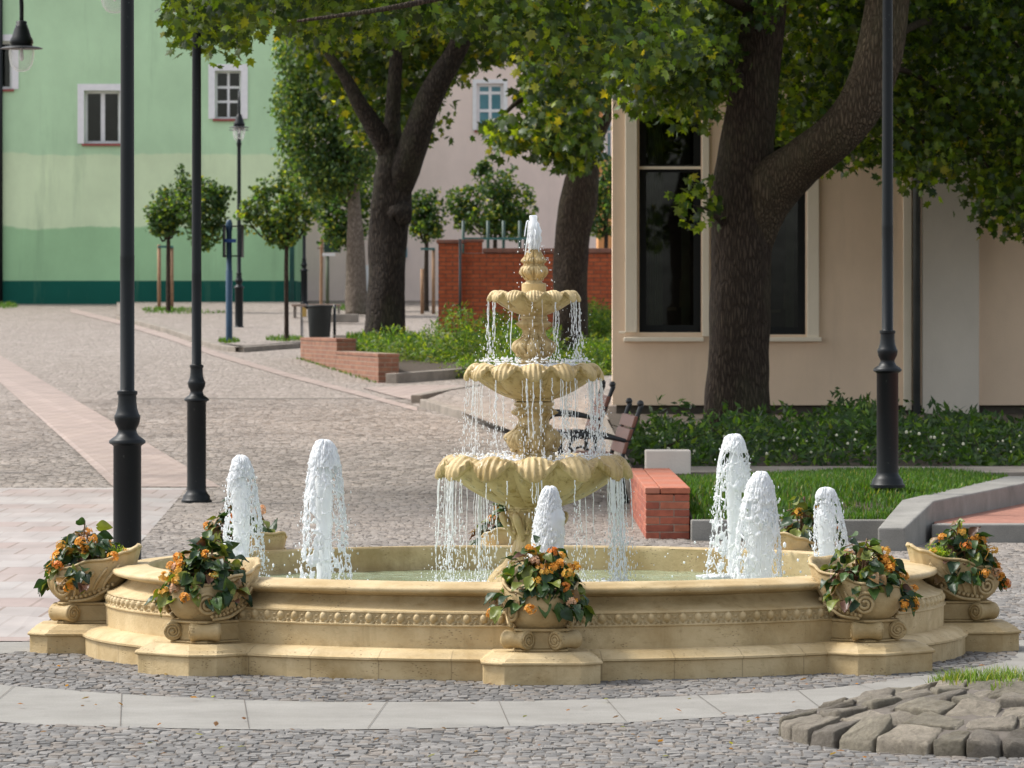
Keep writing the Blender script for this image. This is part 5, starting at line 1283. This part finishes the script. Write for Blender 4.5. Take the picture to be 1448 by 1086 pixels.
# ------------------------------------------------------------------ water
WZ = .335
me_pts = []; mb = MB()
rings = 60; seg = 180; V = [(FX, FY, WZ)]; Fa = []
for i in range(1, rings + 1):
    rr = 2.046 * i / rings
    for j in range(seg):
        t = 2 * PI * j / seg; x, y = FX + rr * math.cos(t), FY + rr * math.sin(t)
        n = mnoise.noise(Vector((x * 7, y * 3.4, 0))) * .006 + mnoise.noise(Vector((x * 19, y * 9, 3))) * .003
        V.append((x, y, WZ + n))
for j in range(seg): Fa.append((0, 1 + j, 1 + (j + 1) % seg))
for i in range(rings - 1):
    a = 1 + i * seg
    for j in range(seg): k = (j + 1) % seg; Fa.append((a + j, a + seg + j, a + seg + k, a + k))
me = bpy.data.meshes.new('basin_water'); me.from_pydata(V, [], Fa); structure(finish('basin_water', me, MAT['water']))

def spray(mb, c, n, r, sx, sz, smin=.003, smax=.008):
    for _ in range(n):
        s = r.uniform(smin, smax) * (1 if r.random() < .8 else 1.5)
        mb.blob((c[0] + r.normal(0, sx), c[1] + r.normal(0, sx), c[2] + abs(r.normal(0, sz))), s, seg=5, rings=3, sz=r.uniform(1, 1.9))
def jet(x, y, H, rw, label, seed, core=.045, lean=(0, 0), lace=.5, side=0.0, holes=1.0, z0=WZ):
    """a foaming column that topples into a lacy falling veil"""
    r = np.random.default_rng(seed); t = thing('water_jet', (x, y, z0), label, 'water jet', 'foaming jets in the basin')
    M, N = 210, 250
    U, S = np.meshgrid(np.arange(M) / M * 2 * PI, np.linspace(0, 1, N), indexing='ij')
    Hh = H * (1 + .0 * U)
    rad = rw * (np.clip(S, 0, 1) ** .31) * (1 + .05 * np.sin(3 * U + r.uniform(0, 6)) + .05 * np.sin(2 * U + 5 * S + r.uniform(0, 6)))
    ln = np.array([mnoise.noise(Vector((2.2 * math.cos(a), 2.2 * math.sin(a), seed))) for a in np.arange(M) / M * 2 * PI])
    fine = np.array([[mnoise.noise(Vector((6 * math.cos(u), 6 * math.sin(u), s * H * 22 + seed))) for s in np.linspace(0, 1, N)] for u in np.arange(M) / M * 2 * PI])
    fine2 = np.array([[mnoise.noise(Vector((15 * math.cos(u), 15 * math.sin(u), s * H * 55 + seed))) for s in np.linspace(0, 1, N)] for u in np.arange(M) / M * 2 * PI])
    rad = rad * (1 + .14 * ln[:, None] * S) + fine * .012 * (.3 + S) + fine2 * .0075
    Z = H * (1 - S) + .012 * np.sin(4 * U + 1) * (1 - S) * 0 + fine * .012 * np.exp(-((S) / .08) ** 2)
    # lace from cell borders, cells stretched along the fall
    k = 190; fu = r.uniform(0, 2 * PI, k); fs = r.uniform(.0, 1.05, k); rm = rw * .9
    A = np.stack([U.ravel(), S.ravel()], 1); d1 = np.full(len(A), 9.); d2 = np.full(len(A), 9.)
    warp = fine.ravel() * .02
    for a, b in zip(fu, fs):
        du = np.abs((A[:, 0] - a + PI) % (2 * PI) - PI) * rm * (.35 + .65 * np.sqrt(np.clip(A[:, 1], 0, 1))) + warp * .5
        ds = (A[:, 1] - b) * H * .36 + warp * .3
        d = np.sqrt(du ** 2 + ds ** 2); mnew = d < d1
        d2 = np.where(mnew, d1, np.minimum(d2, d)); d1 = np.where(mnew, d, d1)
    edge = (d2 - d1).reshape(M, N)
    solid = np.clip((.13 + side - S) / .16, 0, 1)                      # closed dome
    big = np.array([[mnoise.noise(Vector((1.6 * math.cos(u), 1.6 * math.sin(u), s * 3 + seed * 3))) for s in np.linspace(0, 1, N)] for u in np.arange(M) / M * 2 * PI])
    thr = lace * .0085 * (1 - .25 * S) + solid * .2 + np.clip(big, -.3, .5) * .007 * lace
    keep = edge < thr
    keep &= ~((S > .78) & (ln[:, None] * 2.4 + fine * 1.2 < (S - .90) * 7))          # ragged hem
    X = x + rad * np.cos(U) + lean[0] * S; Yv = y + rad * np.sin(U) + lean[1] * S
    V = np.stack([X, Yv, z0 + Z], -1).reshape(-1, 3); ii, jj = np.meshgrid(np.arange(M), np.arange(N - 1), indexing='ij'); i2 = (ii + 1) % M
    kf = keep[:, :-1] & keep[:, 1:]; kf = kf & np.roll(kf, -1, 0)
    Fa = np.stack([ii * N + jj, i2 * N + jj, i2 * N + jj + 1, ii * N + jj + 1], -1)[kf]
    me = np_mesh('veil', V, Fa); bm = bmesh.new(); bm.from_mesh(me)
    bmesh.ops.delete(bm, geom=[v for v in bm.verts if not v.link_faces], context='VERTS')
    bmesh.ops.smooth_vert(bm, verts=[v for v in bm.verts if v.is_boundary], factor=.5, use_axis_x=True, use_axis_y=True, use_axis_z=True)
    bm.to_mesh(me); bm.free()
    o = finish('veil', me, MAT['foam'], t); sd = o.modifiers.new('thickness', 'SOLIDIFY'); sd.thickness = .0055; sd.offset = 0
    # rising foam column
    pts = [(x + lean[0] * .1 * math.sin(q * 5), y, z0 - .02 + (H * .93 + .02) * q) for q in np.linspace(0, 1, 46)]
    rr = [core * (.72 + .34 * q) * (1 if q < .8 else (1 - q) / .2 * .75 + .25) for q in np.linspace(0, 1, 46)]
    MB().tube(pts, rr, 22, wob=lambda p, a: 1 + .16 * mnoise.noise(Vector((3 * math.cos(a), 3 * math.sin(a), p.z * 26 + seed))) + .10 * mnoise.noise(Vector((9 * math.cos(a), 9 * math.sin(a), p.z * 80)))).build('column', MAT['foam'], t, smooth=True)
    mb = MB(); spray(mb, (x, y, z0), 60, r, rw * 1.1, .08); 
    for _ in range(420):
        q = r.uniform(.03, 1) ** .8 ; a = r.uniform(0, 2 * PI); rd = rw * q ** .31 * (r.uniform(.94, 1.12) if r.random() < .7 else r.uniform(1, 1.45))
        mb.blob((x + rd * math.cos(a) + lean[0] * q, y + rd * math.sin(a), z0 + H * (1 - q) + .005), r.uniform(.0012, .0048), seg=5, rings=3, sz=r.uniform(1, 3))
    for _ in range(70):
        a = r.uniform(0, 2 * PI); rd = rw * abs(r.normal(.9, .35)); mb.blob((x + rd * math.cos(a), y + rd * math.sin(a), z0 + .004), r.uniform(.012, .035), seg=7, rings=4, sz=.45)
    o = mb.build('spray', MAT['foam'], t, smooth=True); o['kind'] = 'stuff'
def jet_px(px, ytop, Y, rpx, label, seed, **kw):
    p = Wp(px, ytop, Y); jet(p.x, Y, p.z - WZ, rpx * Y / F, label, seed, **kw)
jet_px(341, 645, 26.9, 31, 'slim foaming jet second from the left edge, beside the left front planter', 1, core=.05, lace=.55, lean=(.02, 0), side=.03)
jet_px(458, 623, 26.2, 38, 'tall wide bell-shaped jet with lacy veil, left of the tiered column', 2, core=.046, lace=.68, side=.04)
jet_px(778, 689, 25.75, 27, 'dense white jet directly behind the front centre planter', 3, core=.075, lace=1.25, side=.5, lean=(-.035, 0))
jet_px(1038, 615, 28.6, 36, 'tallest lacy jet on the right with a thin straight column', 4, core=.045, lace=.62, lean=(.01, 0))
jet_px(1076, 668, 26.3, 36, 'broad frothy jet overlapping the tall lacy one', 5, core=.07, lace=.85, side=.1, lean=(-.02, 0))
jet_px(1168, 690, 26.6, 30, 'short slender jet with thin side strands behind the right front planter', 6, core=.046, lace=.42, lean=(.05, 0), side=-.03)
# little jet on the finial
def top_jet():
    r = np.random.default_rng(15); t = thing('water_jet', (CK[0], CK[1], 2.18), 'small foaming spout on top of the carved finial', 'water jet', 'foaming jets in the basin')
    pts = [(CK[0] + .006 * math.sin(q * 4), CK[1], 2.165 + .20 * q) for q in np.linspace(0, 1, 24)]
    MB().tube(pts, [.017 + .016 * math.sin(PI * min(1, q * .9 + .05)) * (1 if q < .7 else (1.02 - q) / .32) for q in np.linspace(0, 1, 24)], 14,
              wob=lambda p, a: 1 + .45 * mnoise.noise(Vector((3 * math.cos(a), 3 * math.sin(a), p.z * 40))) + .2 * mnoise.noise(Vector((9 * math.cos(a), 9 * math.sin(a), p.z * 90)))).build('column', MAT['foam'], t, smooth=True)
    mb = MB()
    for _ in range(34):
        a = r.uniform(0, 2 * PI); w0 = r.uniform(.012, .03); z1 = 2.17 + r.uniform(.05, .17); w1 = w0 + r.uniform(.005, .028); z2 = z1 - r.uniform(.03, .11)
        p, rr = catmull([(CK[0] + w0 * math.cos(a), CK[1] + w0 * math.sin(a), z1), (CK[0] + (w0 + w1) / 2 * math.cos(a), CK[1] + (w0 + w1) / 2 * math.sin(a), z1 - .008), (CK[0] + w1 * math.cos(a), CK[1] + w1 * math.sin(a), z2)], [.002, .004, .0028], 4); mb.tube(p, rr, 5)
    for _ in range(140):
        a = r.uniform(0, 2 * PI); d = abs(r.normal(.05, .045)); z = r.uniform(1.98, 2.26) - d * .4
        mb.blob((CK[0] + d * math.cos(a), CK[1] + d * math.sin(a), z), r.uniform(.0016, .0042), seg=5, rings=3, sz=1.3)
    o = mb.build('spray', MAT['foam'], t, smooth=True); o['kind'] = 'stuff'
top_jet()
def falling(zl_, R, zt, n, label, seed, thick=1.0, phase=0.0):
    r = np.random.default_rng(seed); mb = MB(); NL = 12; cl = []
    for k in range(NL):
        for _ in range(max(1, int(r.poisson(n / NL * r.gamma(1.6, .62))))): cl.append(2 * PI * k / NL + r.normal(0, .10))
    for a in cl:
        rr0 = R * r.uniform(.985, 1.005); z = zl_ + r.uniform(-.004, .012); out = r.uniform(.0, .10) * R * .5; da = r.normal(0, .02)
        L = z - zt; cont = L * np.clip(r.normal(.45, .26), .05, 1.0); w0 = thick * r.uniform(.0010, .0030); wv = r.uniform(0, 6); wa = r.uniform(.001, .006)
        def pos(f):
            q = math.sqrt(f); return (CK[0] + (rr0 + out * q) * math.cos(a + da * f), CK[1] + (rr0 + out * q) * math.sin(a + da * f), z - f * L)
        m = 14; pts = [Vector(pos(cont / L * i / m)) + Vector((wa * math.sin(wv + i * .6) * i / m + r.normal(0, .0011), r.normal(0, .0011), 0)) for i in range(m + 1)]
        rad = [w0 * (.55 + .9 * abs(math.sin(i * 1.7 + a * 9)) ** 2) * (1.4 if i == 0 else 1) for i in range(m + 1)]
        mb.tube(pts, rad, 5)
        f = cont / L
        while f < 1:
            f += r.uniform(.012, .06) * (.45 / L) ** .5
            if f >= 1: break
            p = pos(f); s = thick * r.uniform(.0012, .0034); sp = .004 + .012 * f
            mb.blob((p[0] + r.normal(0, sp), p[1] + r.normal(0, sp), p[2]), s, seg=5, rings=4, sz=r.uniform(1.4, 5.0))
        if r.random() < .5:
            for _ in range(5): mb.blob((p0 := pos(r.uniform(.1, 1)))[:2] + (p0[2],), .0022, seg=5, rings=3) if False else None
    # loose drops around
    for _ in range(int(n * 4)):
        a = r.uniform(0, 2 * PI); f = r.uniform(0, 1) ** .6; d = R * (1 + .12 * f) + r.normal(0, .018 + .03 * f)
        mb.blob((CK[0] + d * math.cos(a), CK[1] + d * math.sin(a), zl_ - f * (zl_ - zt)), r.uniform(.0012, .0034) * thick, seg=5, rings=3, sz=r.uniform(1, 2))
    # splash where it lands
    for _ in range(int(n * 5)):
        a = r.uniform(0, 2 * PI); d = R * 1.06 + r.normal(0, .03)
        mb.blob((CK[0] + d * math.cos(a), CK[1] + d * math.sin(a), zt + abs(r.normal(0, .014))), r.uniform(.003, .010), seg=6, rings=3, sz=.7)
    o = mb.build('falling_water', MAT['foam'], loc=(CK[0], CK[1], zt), smooth=True)
    tag(o, label, 'falling water', kind='stuff')
falling(1.900, .248, 1.565, 40, 'water strands dripping from the small top bowl into the middle bowl', 81, .95)
falling(1.470, .366, 1.045, 60, 'water strands falling from the middle bowl into the wide lower bowl', 82, 1.0)
falling(.935, .520, WZ, 84, 'curtain of water strands falling from the wide lower bowl into the basin', 83, 1.15)
def foam_in(r0, r1, z, n, label, seed, h=.012):
    r = np.random.default_rng(seed); mb = MB()
    for _ in range(n):
        a = r.uniform(0, 2 * PI); d = r.uniform(r0, r1); mb.blob((CK[0] + d * math.cos(a), CK[1] + d * math.sin(a), z + r.uniform(-.004, h)), r.uniform(.006, .020), seg=7, rings=4, sz=.6)
    for _ in range(n // 2):
        a = r.uniform(0, 2 * PI); d = r.uniform(r0, r1); mb.blob((CK[0] + d * math.cos(a), CK[1] + d * math.sin(a), z + abs(r.normal(.01, .02))), r.uniform(.0015, .0045), seg=5, rings=3)
    tag(mb.build('foam', MAT['foam'], loc=(CK[0], CK[1], z), smooth=True), label, 'foam', kind='stuff')
foam_in(.14, .40, 1.018, 420, 'white splashing foam inside the wide lower bowl', 91, .022)
foam_in(.10, .28, 1.535, 300, 'white splashing foam inside the middle bowl', 92, .018)
foam_in(.46, .74, WZ, 420, 'white foam ring on the basin water below the lower bowl', 93, .006)

# ------------------------------------------------------------------ planters: u out from the basin, v along it
def planter_proto():
    t = thing('stone_planter', (0, 0, 0), 'x', 'planter', 'stone planters around the basin')
    # scroll base
    mb = MB(); b0 = .154
    sq = [(2.22, -.135), (2.50, -.135), (2.535, -.10), (2.535, .10), (2.50, .135), (2.22, .135)]
    mb.prism(sq, b0, b0 + .012); sq2 = [(2.22, -.125), (2.485, -.125), (2.515, -.095), (2.515, .095), (2.485, .125), (2.22, .125)]
    mb.prism(sq2, b0 + .012, b0 + .10)
    mb.prism(sq, b0 + .10, b0 + .114)
    o = mb.build('scroll_base', MAT['limestone_plain'], t, bevel=.006)
    mb = MB()
    for s in (-1, 1):
        c = Vector((2.495, s * .118, b0 + .058)); ax = Vector((1, -s, 0)).normalized()
        side = Vector((1, s, 0)).normalized(); R = .047; h = .075
        # waisted drum
        prof = [(-h, R * .86), (-h, R), (-h + .014, R), (-.02, R * .86), (.02, R * .86), (h - .014, R), (h, R), (h, R * .86)]
        V = []; Fa = []; sg = 22
        for q, rr in [(-h, .001)] + prof + [(h, .001)]:
            for j in range(sg):
                a = 2 * PI * j / sg; V.append(tuple(c + ax * q + side * (rr * math.cos(a)) + Vector((0, 0, rr * math.sin(a)))))
        for i in range(len(prof) + 1):
            for j in range(sg): k = (j + 1) % sg; Fa.append((i * sg + j, i * sg + k, i * sg + sg + k, i * sg + sg + j))
        mb.add(V, Fa)
        for e in (-1, 1):
            P = []
            for k in range(40):
                a = k / 39 * 2.2 * 2 * PI; rr = R * (.88 - .72 * k / 39)
                P.append(c + ax * (e * (h + .001)) + side * (rr * math.cos(a) * e) + Vector((0, 0, rr * math.sin(a))))
            mb.tube(P, [.0058] * 40, 6); mb.blob(tuple(c + ax * e * (h + .001)), .011, seg=8, rings=5)
    mb.build('volute', MAT['limestone_plain'], t, smooth=True)
    # shell-shaped bowl: rings lofted upward
    N = 72; lv = 18; V = []; zb = b0 + .114
    for k in range(lv + 1):
        f = k / lv
        for j in range(N):
            p = 2 * PI * j / N; cu, sv = math.cos(p), math.sin(p)
            zr = .43 + .135 * (.5 - .5 * cu) ** 1.15 + .005 * math.cos(9 * p)
            q = f ** .85
            a = .118 + .118 * math.sin(min(1, q * 1.25) * PI / 2); b = .122 + .066 * (q ** .9) + .012 * math.sin(q * PI)
            uc = 2.395 - .052 * q; 
            au = a * (1.0 if cu > 0 else .96 + .12 * q)
            fl = 1 + .018 * q * math.cos(14 * p) * (cu < .75)
            ce = math.copysign(abs(cu) ** (1 if cu > 0 else .62), cu); se = math.copysign(abs(sv) ** (1 if cu > 0 else .72), sv)
            V.append((uc + au * ce * fl, b * se * fl, zb + (zr - zb) * f))
    def ring(scale, dz):
        s = lv * N
        for j in range(N):
            x, y, z = V[s + j]; cx = 2.343; V.append((cx + (x - cx) * scale, y * scale, z + dz))
    ring(1.012, -.002); ring(1.02, .006); ring(1.005, .013); ring(.95, .012); ring(.90, -.01); ring(.82, -.09)
    Fa = []; tot = lv + 1 + 6
    for k in range(tot - 1):
        for j in range(N): i2 = (j + 1) % N; Fa.append((k * N + j, k * N + i2, (k + 1) * N + i2, (k + 1) * N + j))
    MB().add(V, Fa).build('pot', MAT['limestone_plain'], t, smooth=True)
    so = [(2.343 + (V[lv * N + j][0] - 2.343) * .86, V[lv * N + j][1] * .86, .40 + (V[lv * N + j][2] - .42) * .45) for j in range(0, N, 3)]
    MB().add(so, [tuple(range(len(so)))]).build('potting_soil', MAT['soil'], t)
    mb = MB()
    for s in (-1, 1):
        P = []
        for k in range(46):
            a = k / 45 * 2.3 * 2 * PI + .6; rr = .058 * (1 - .82 * k / 45); P.append((2.515 + rr * math.cos(a) * .9 - .01, s * (.155 - .9 * abs(rr * math.cos(a) + .02) * (rr * math.cos(a) > -.02) * .55), .352 + rr * math.sin(a)))
        mb = MB(); mb.tube(P, [.0085] * 46, 7)
        for k in range(11):
            q = k / 10; mb.blob((2.475 - .245 * q, s * (.148 + .018 * q), .292 + .075 * q ** 1.6), .0115, seg=8, rings=5)
        p, rr = catmull([(2.47, s * .148, .276), (2.36, s * .158, .288), (2.25, s * .165, .345)], [.009] * 3, 6); mb.tube(p, rr, 7)
        for k in range(4):
            p, rr = catmull([(2.44 - .05 * k, s * .152, .30 + .012 * k), (2.425 - .055 * k, s * .172, .36 + .01 * k), (2.40 - .07 * k, s * .186, .415 + .02 * k)], [.006, .011, .007], 5); mb.tube(p, rr, 6)
        mb.build('carving', MAT['limestone_plain'], t, smooth=True)
    return t
def hand_leaf():
    # pointed heart-shaped leaf, folded along its rib
    xs = [-1, -.5, 0, .5, 1]; V = []; wv = [.22, .84, 1, .95, .74, .38, 0]; n = len(wv)
    for i, wd in enumerate(wv):
        y = i / (n - 1)
        for x in xs: V.append((x * wd * .40, y - (.10 if i == 0 and abs(x) > .3 else 0), .16 * abs(x) * wd - .34 * y ** 2 + .05 * math.sin(9 * y + 3 * x)))
    Fa = []
    for i in range(n - 1):
        for j in range(4):
            a = i * 5 + j; Fa += [(a, a + 1, a + 6), (a, a + 6, a + 5)]
    return np.array(V), np.array(Fa)
BL, BF = hand_leaf()
def begonia(rz, loc, label, seed, nleaf=105, nfl=13, spread=.92, tilt=0.0, pal=None, fa=0.0, fern=None, lift=0.0, fl=((3, lin(250, 178, 72)), (2.4, lin(255, 202, 92)), (.8, lin(240, 148, 64)), (.8, lin(255, 208, 168)))):
    r = np.random.default_rng(seed); t = thing('begonia_plant', (0, 0, 0), label, 'flowering plant', 'begonias in the stone planters')
    cu = 2.385; P = []; T = []; Nn = []; S = []
    stems = MB()
    for k in range(nleaf):
        a = r.uniform(0, 2 * PI) if r.random() < .6 else r.normal(fa + .8 * (r.integers(2) * 2 - 1), .7); q = r.uniform(0, 1) ** .6 * (1 + .16 * math.sin(3 * a + seed)); hgt = .455 + .185 * (1 - q ** 2) * r.uniform(.35, 1.2) - .03 * q + r.normal(0, .02) - (.05 * r.random() if q > .85 else 0)
        u = cu + .235 * q * math.cos(a) * spread + tilt * .05; v = .235 * q * math.sin(a) * spread
        hgt += .035 * (-math.cos(a)) * q
        hgt = max(hgt, .37 + (.05 if u < 2.25 else 0))
        if u < 2.235: hgt = max(hgt, .51)
        hgt += lift; P.append((u, v, hgt)); d = np.array([math.cos(a), math.sin(a), .55 - 1.15 * q + r.normal(0, .5)]); T.append(d / np.linalg.norm(d))
        nn = np.array([math.cos(a) * .7 * q, math.sin(a) * .7 * q, .9]) + r.normal(0, .5, 3); Nn.append(nn / np.linalg.norm(nn)); S.append(r.uniform(.042, .092))
        if k % 3 == 0: stems.tube(*catmull([(cu + r.normal(0, .03), r.normal(0, .03), .40), ((cu + u) / 2, v / 2, hgt - .005), (u, v, hgt)], [.005, .004, .003], 3), 5)
    P, T, Nn, S = map(np.array, (P, T, Nn, S)); T = norm(T - Nn * np.sum(T * Nn, 1, keepdims=True)); B = np.cross(T, Nn)
    V = P[:, None] + S[:, None, None] * (BL[None, :, 0:1] * B[:, None] + BL[None, :, 1:2] * T[:, None] + BL[None, :, 2:3] * Nn[:, None])
    pal = pal or [(4.4, lin(46, 70, 42)), (3.6, lin(70, 96, 46)), (2.6, lin(118, 128, 56)), (.9, lin(128, 98, 56)), (.4, lin(96, 64, 48))]
    w_ = np.array([p[0] for p in pal], float); C = np.array([p[1][:3] for p in pal])[r.choice(len(pal), len(P), p=w_ / w_.sum())] * r.uniform(.7, 1.3, (len(P), 1))
    k = len(BL); Fa = (BF[None] + (np.arange(len(P)) * k)[:, None, None]).reshape(-1, 3)
    finish('foliage', np_mesh('foliage', V.reshape(-1, 3), Fa, np.repeat(C, k, 0)), MAT['begonia_leaf'], t)
    stems.build('stems', simple('begonia_stem', lin(120, 90, 62), .5), t, smooth=True)
    pw = np.array([p[0] for p in fl], float); pc = np.array([p[1][:3] for p in fl])
    for _ in range(nfl):
        a = r.uniform(0, 2 * PI) if r.random() < .3 else r.normal(fa, .75); q = r.uniform(.3, 1.12); u = cu + .25 * q * math.cos(a) * spread; v = .25 * q * math.sin(a) * spread
        z = .50 + .13 * (1 - q ** 2) - .05 * q + .03 * (-math.cos(a)) * q + r.normal(.015, .022); z -= .07 * max(0, q - .75) * (1 if u > 2.3 else 0) * 2; z = max(z, .34 if u > 2.3 else .52)
        z += lift; c = np.array([u, v, z]); m = 20; d = norm(r.normal(0, 1, (m, 3)) + np.array([[math.cos(a) * .5, math.sin(a) * .5, .5]])); Q = c + d * .027 * r.uniform(.5, 1.2, (m, 1)) * np.array([[1, 1, .9]])
        VV = []; FF = []; CC = []; base = pc[r.choice(len(pc), p=pw / pw.sum())]
        for i in range(m):
            n_ = d[i]; e1 = norm(np.cross(n_, r.normal(0, 1, 3))); e2 = np.cross(n_, e1); col = np.clip(base * r.uniform(.75, 1.25), 0, 1); ps = r.uniform(.009, .0145)
            for p in range(4):
                a2 = p * PI / 2; dx = e1 * math.cos(a2) + e2 * math.sin(a2); dy = -e1 * math.sin(a2) + e2 * math.cos(a2); o = len(VV)
                VV += [Q[i], Q[i] + dx * ps * .6 + dy * ps * .5 + n_ * .003, Q[i] + dx * ps * 1.1 + n_ * .002, Q[i] + dx * ps * .6 - dy * ps * .5 + n_ * .003]; FF += [(o, o + 1, o + 2), (o, o + 2, o + 3)]; CC += [col * .8, col, col, col]
        finish('flower_cluster', np_mesh('flower_cluster', np.array(VV), np.array(FF), np.array(CC)), MAT['petal'], t, smooth=False)
    if fern:
        fp = []
        for _ in range(34):
            a = r.uniform(0, 2 * PI); l = r.uniform(.05, .13); e = r.uniform(.5, 1.3)
            for q in np.linspace(.1, 1, 16): fp.append((fern[0] + l * q * math.cos(a) * math.cos(e), fern[1] + l * q * math.sin(a) * math.cos(e), .50 + l * q * math.sin(e) * (1 - .25 * q)))
        finish('fern_sprig', leaves_mesh('fern_sprig', np.array(fp), .022, LANCE, LANCE_F, [(2, lin(112, 142, 44)), (1, lin(150, 168, 60))], r, nb=(0, 0, .5), nj=.8), MAT['leaf_soft'], t, smooth=False)
    t.location = loc; t.rotation_euler = (0, 0, rz); return t
PLAB = ['front centre stone planter on its chamfered plinth, facing the viewer', 'right front stone planter seen three-quarter on, before the short slender jet', 'rightmost stone planter seen side-on at the basin edge',
        'stone planter on the far right rim, behind the short slender jet', 'stone planter on the far rim, hidden behind the tiered column', 'stone planter on the far left rim, behind the slim left jet',
        'leftmost stone planter seen side-on with spiral carving and bead garland', 'left front stone planter seen three-quarter on with a high shell rim']
BLAB = ['orange-flowered begonia in the front centre planter, blooms bunched to the right', 'dark bushy begonia spilling yellow blooms from the right front planter', 'orange-flowered begonia in the rightmost planter with upright leaf tips',
        'begonia on the far right rim, seen through the short slender jet', 'begonia leaves peeping out on both sides of the column foot', 'begonia on the far left rim, seen through the slim left jet',
        'begonia with large orange blooms in the leftmost planter', 'dense dark-leaved begonia drooping over the left front planter']
proto = planter_proto()
for i, a in enumerate(ANG):
    t = proto if i == 0 else copy_tree(proto)
    t['label'] = PLAB[i]; t.location = C0; t.rotation_euler = (0, 0, a - PI / 2)
    begonia(a - PI / 2, C0, BLAB[i], 200 + i * 7, nleaf=(215, 230, 180, 150, 150, 150, 190, 225)[i], nfl=(20, 15, 18, 10, 8, 10, 19, 15)[i], fa=(.9, .7, -.5, 0, 0, 0, .5, .2)[i], fern={6: (2.24, .06), 2: (2.25, -.12), 1: (2.33, .10)}.get(i), lift=.075 if i in (3, 4, 5) else 0)

# ------------------------------------------------------------------ stone mound in the right foreground
def mound():
    r = np.random.default_rng(19); root = thing('stone_mound', (MX, MY, 0), 'rounded mound of big rough grey stones with grass on top', 'stone mound')
    def zt(q): return .062 + .175 * (1 - q ** 1.9)
    V = []; Fa = []; C = []; nu, nv = 36, 19
    rad = MR; rows = [.17, .165, .16, .155, .15, .15]
    U_ = np.arange(nu) / nu * 2 * PI; Vv = np.linspace(-PI / 2, PI / 2, nv)
    se = lambda w, e: np.sign(w) * np.abs(w) ** e
    for j, dr in enumerate(rows):
        r0, r1 = rad - dr + .004, rad - .004; n = max(5, int(2 * PI * (rad - dr / 2) / (.20 + .035 * (j % 2)))); wds = r.uniform(.7, 1.4, n); wds = wds / wds.sum() * 2 * PI; a0 = r.uniform(0, 1)
        for i in range(n):
            g_ = .012 / rad; ta, tb = a0 + g_ * .5, a0 + wds[i] - g_ * .5; a0 += wds[i]
            c = np.array(lin(*[(146, 139, 127), (126, 120, 111), (160, 152, 138), (138, 132, 118)][r.integers(4)])[:3]) * r.uniform(.85, 1.2); sd = r.uniform(0, 100)
            dz = r.normal(0, .007); t1, t2 = r.normal(0, .011, 2); sk = r.normal(0, .07, 2); ee = r.uniform(.15, .25); o = len(V)
            for b in Vv:
                for a in U_:
                    x_ = se(math.cos(b), ee) * se(math.cos(a), ee); y_ = se(math.cos(b), ee) * se(math.sin(a), ee); z_ = se(math.sin(b), ee * 1.15)
                    x_ += sk[0] * y_ * .5; 
                    th = (ta + tb) / 2 + (tb - ta) / 2 * x_; rr = (r0 + r1) / 2 + (r1 - r0) / 2 * (y_ + sk[1] * x_ * .5 * (j > 0))
                    px_, py_ = MX + rr * math.cos(th), MY + rr * math.sin(th); top = zt(min(1, rr / MR)) + dz + t1 * x_ + t2 * y_
                    zz_ = top - .055 * (1 - z_)
                    q = Vector((px_ * 8, py_ * 8, zz_ * 8 + sd)); n1 = mnoise.noise(q) * .007 + mnoise.noise(q * 2.7) * .009 + mnoise.noise(q * 7) * .0065
                    dx, dy = math.cos(th), math.sin(th)
                    V.append((px_ + dx * n1 * y_ * .8 - dy * n1 * x_ * .6, py_ + dy * n1 * y_ * .8 + dx * n1 * x_ * .6, zz_ + n1 * max(0, z_)))
                    C.append(c * (1 + 14 * n1))
            for b in range(nv - 1):
                for a in range(nu): k2 = (a + 1) % nu; Fa.append((o + b * nu + a, o + b * nu + k2, o + (b + 1) * nu + k2, o + (b + 1) * nu + a))
        rad -= dr
    o = finish('stones', np_mesh('stones', np.array(V), np.array(Fa), np.clip(np.array(C), .01, 1)), MAT['mound_stone'], root)
    MB().lathe([(MR - .05, -.05)] + [(MR * q - .05 * (q > .95), zt(q) - .016) for q in (1, .9, .8, .7, .6, .5, .35, .2)] + [(.001, zt(0) - .016)], (MX, MY, 0), 48).build('earth_core', MAT['sand'], root, smooth=True)
    P = []
    for cx, cy_, sx, sy, n in ((1.975, 22.0, .10, .10, 420), (2.15, 22.05, .10, .12, 420), (2.10, 21.5, .04, .05, 90), (2.32, 21.8, .1, .1, 250), (1.90, 22.2, .06, .08, 160)):
        for _ in range(n):
            x, y = r.normal(cx, sx * .6), r.normal(cy_, sy * .8); q = math.hypot(x - MX, y - MY) / MR; P.append((x, y, zt(min(1, q)) - .02))
    tag(finish('grass_tuft', blades('grass_tuft', np.array(P), .075, .0028, r, [(4, lin(92, 126, 44)), (3, lin(124, 152, 60)), (1, lin(150, 150, 80))], .9), MAT['grass_blade'], smooth=False), 'fresh grass tufts sprouting on the stone mound', 'grass', kind='stuff')
mound()
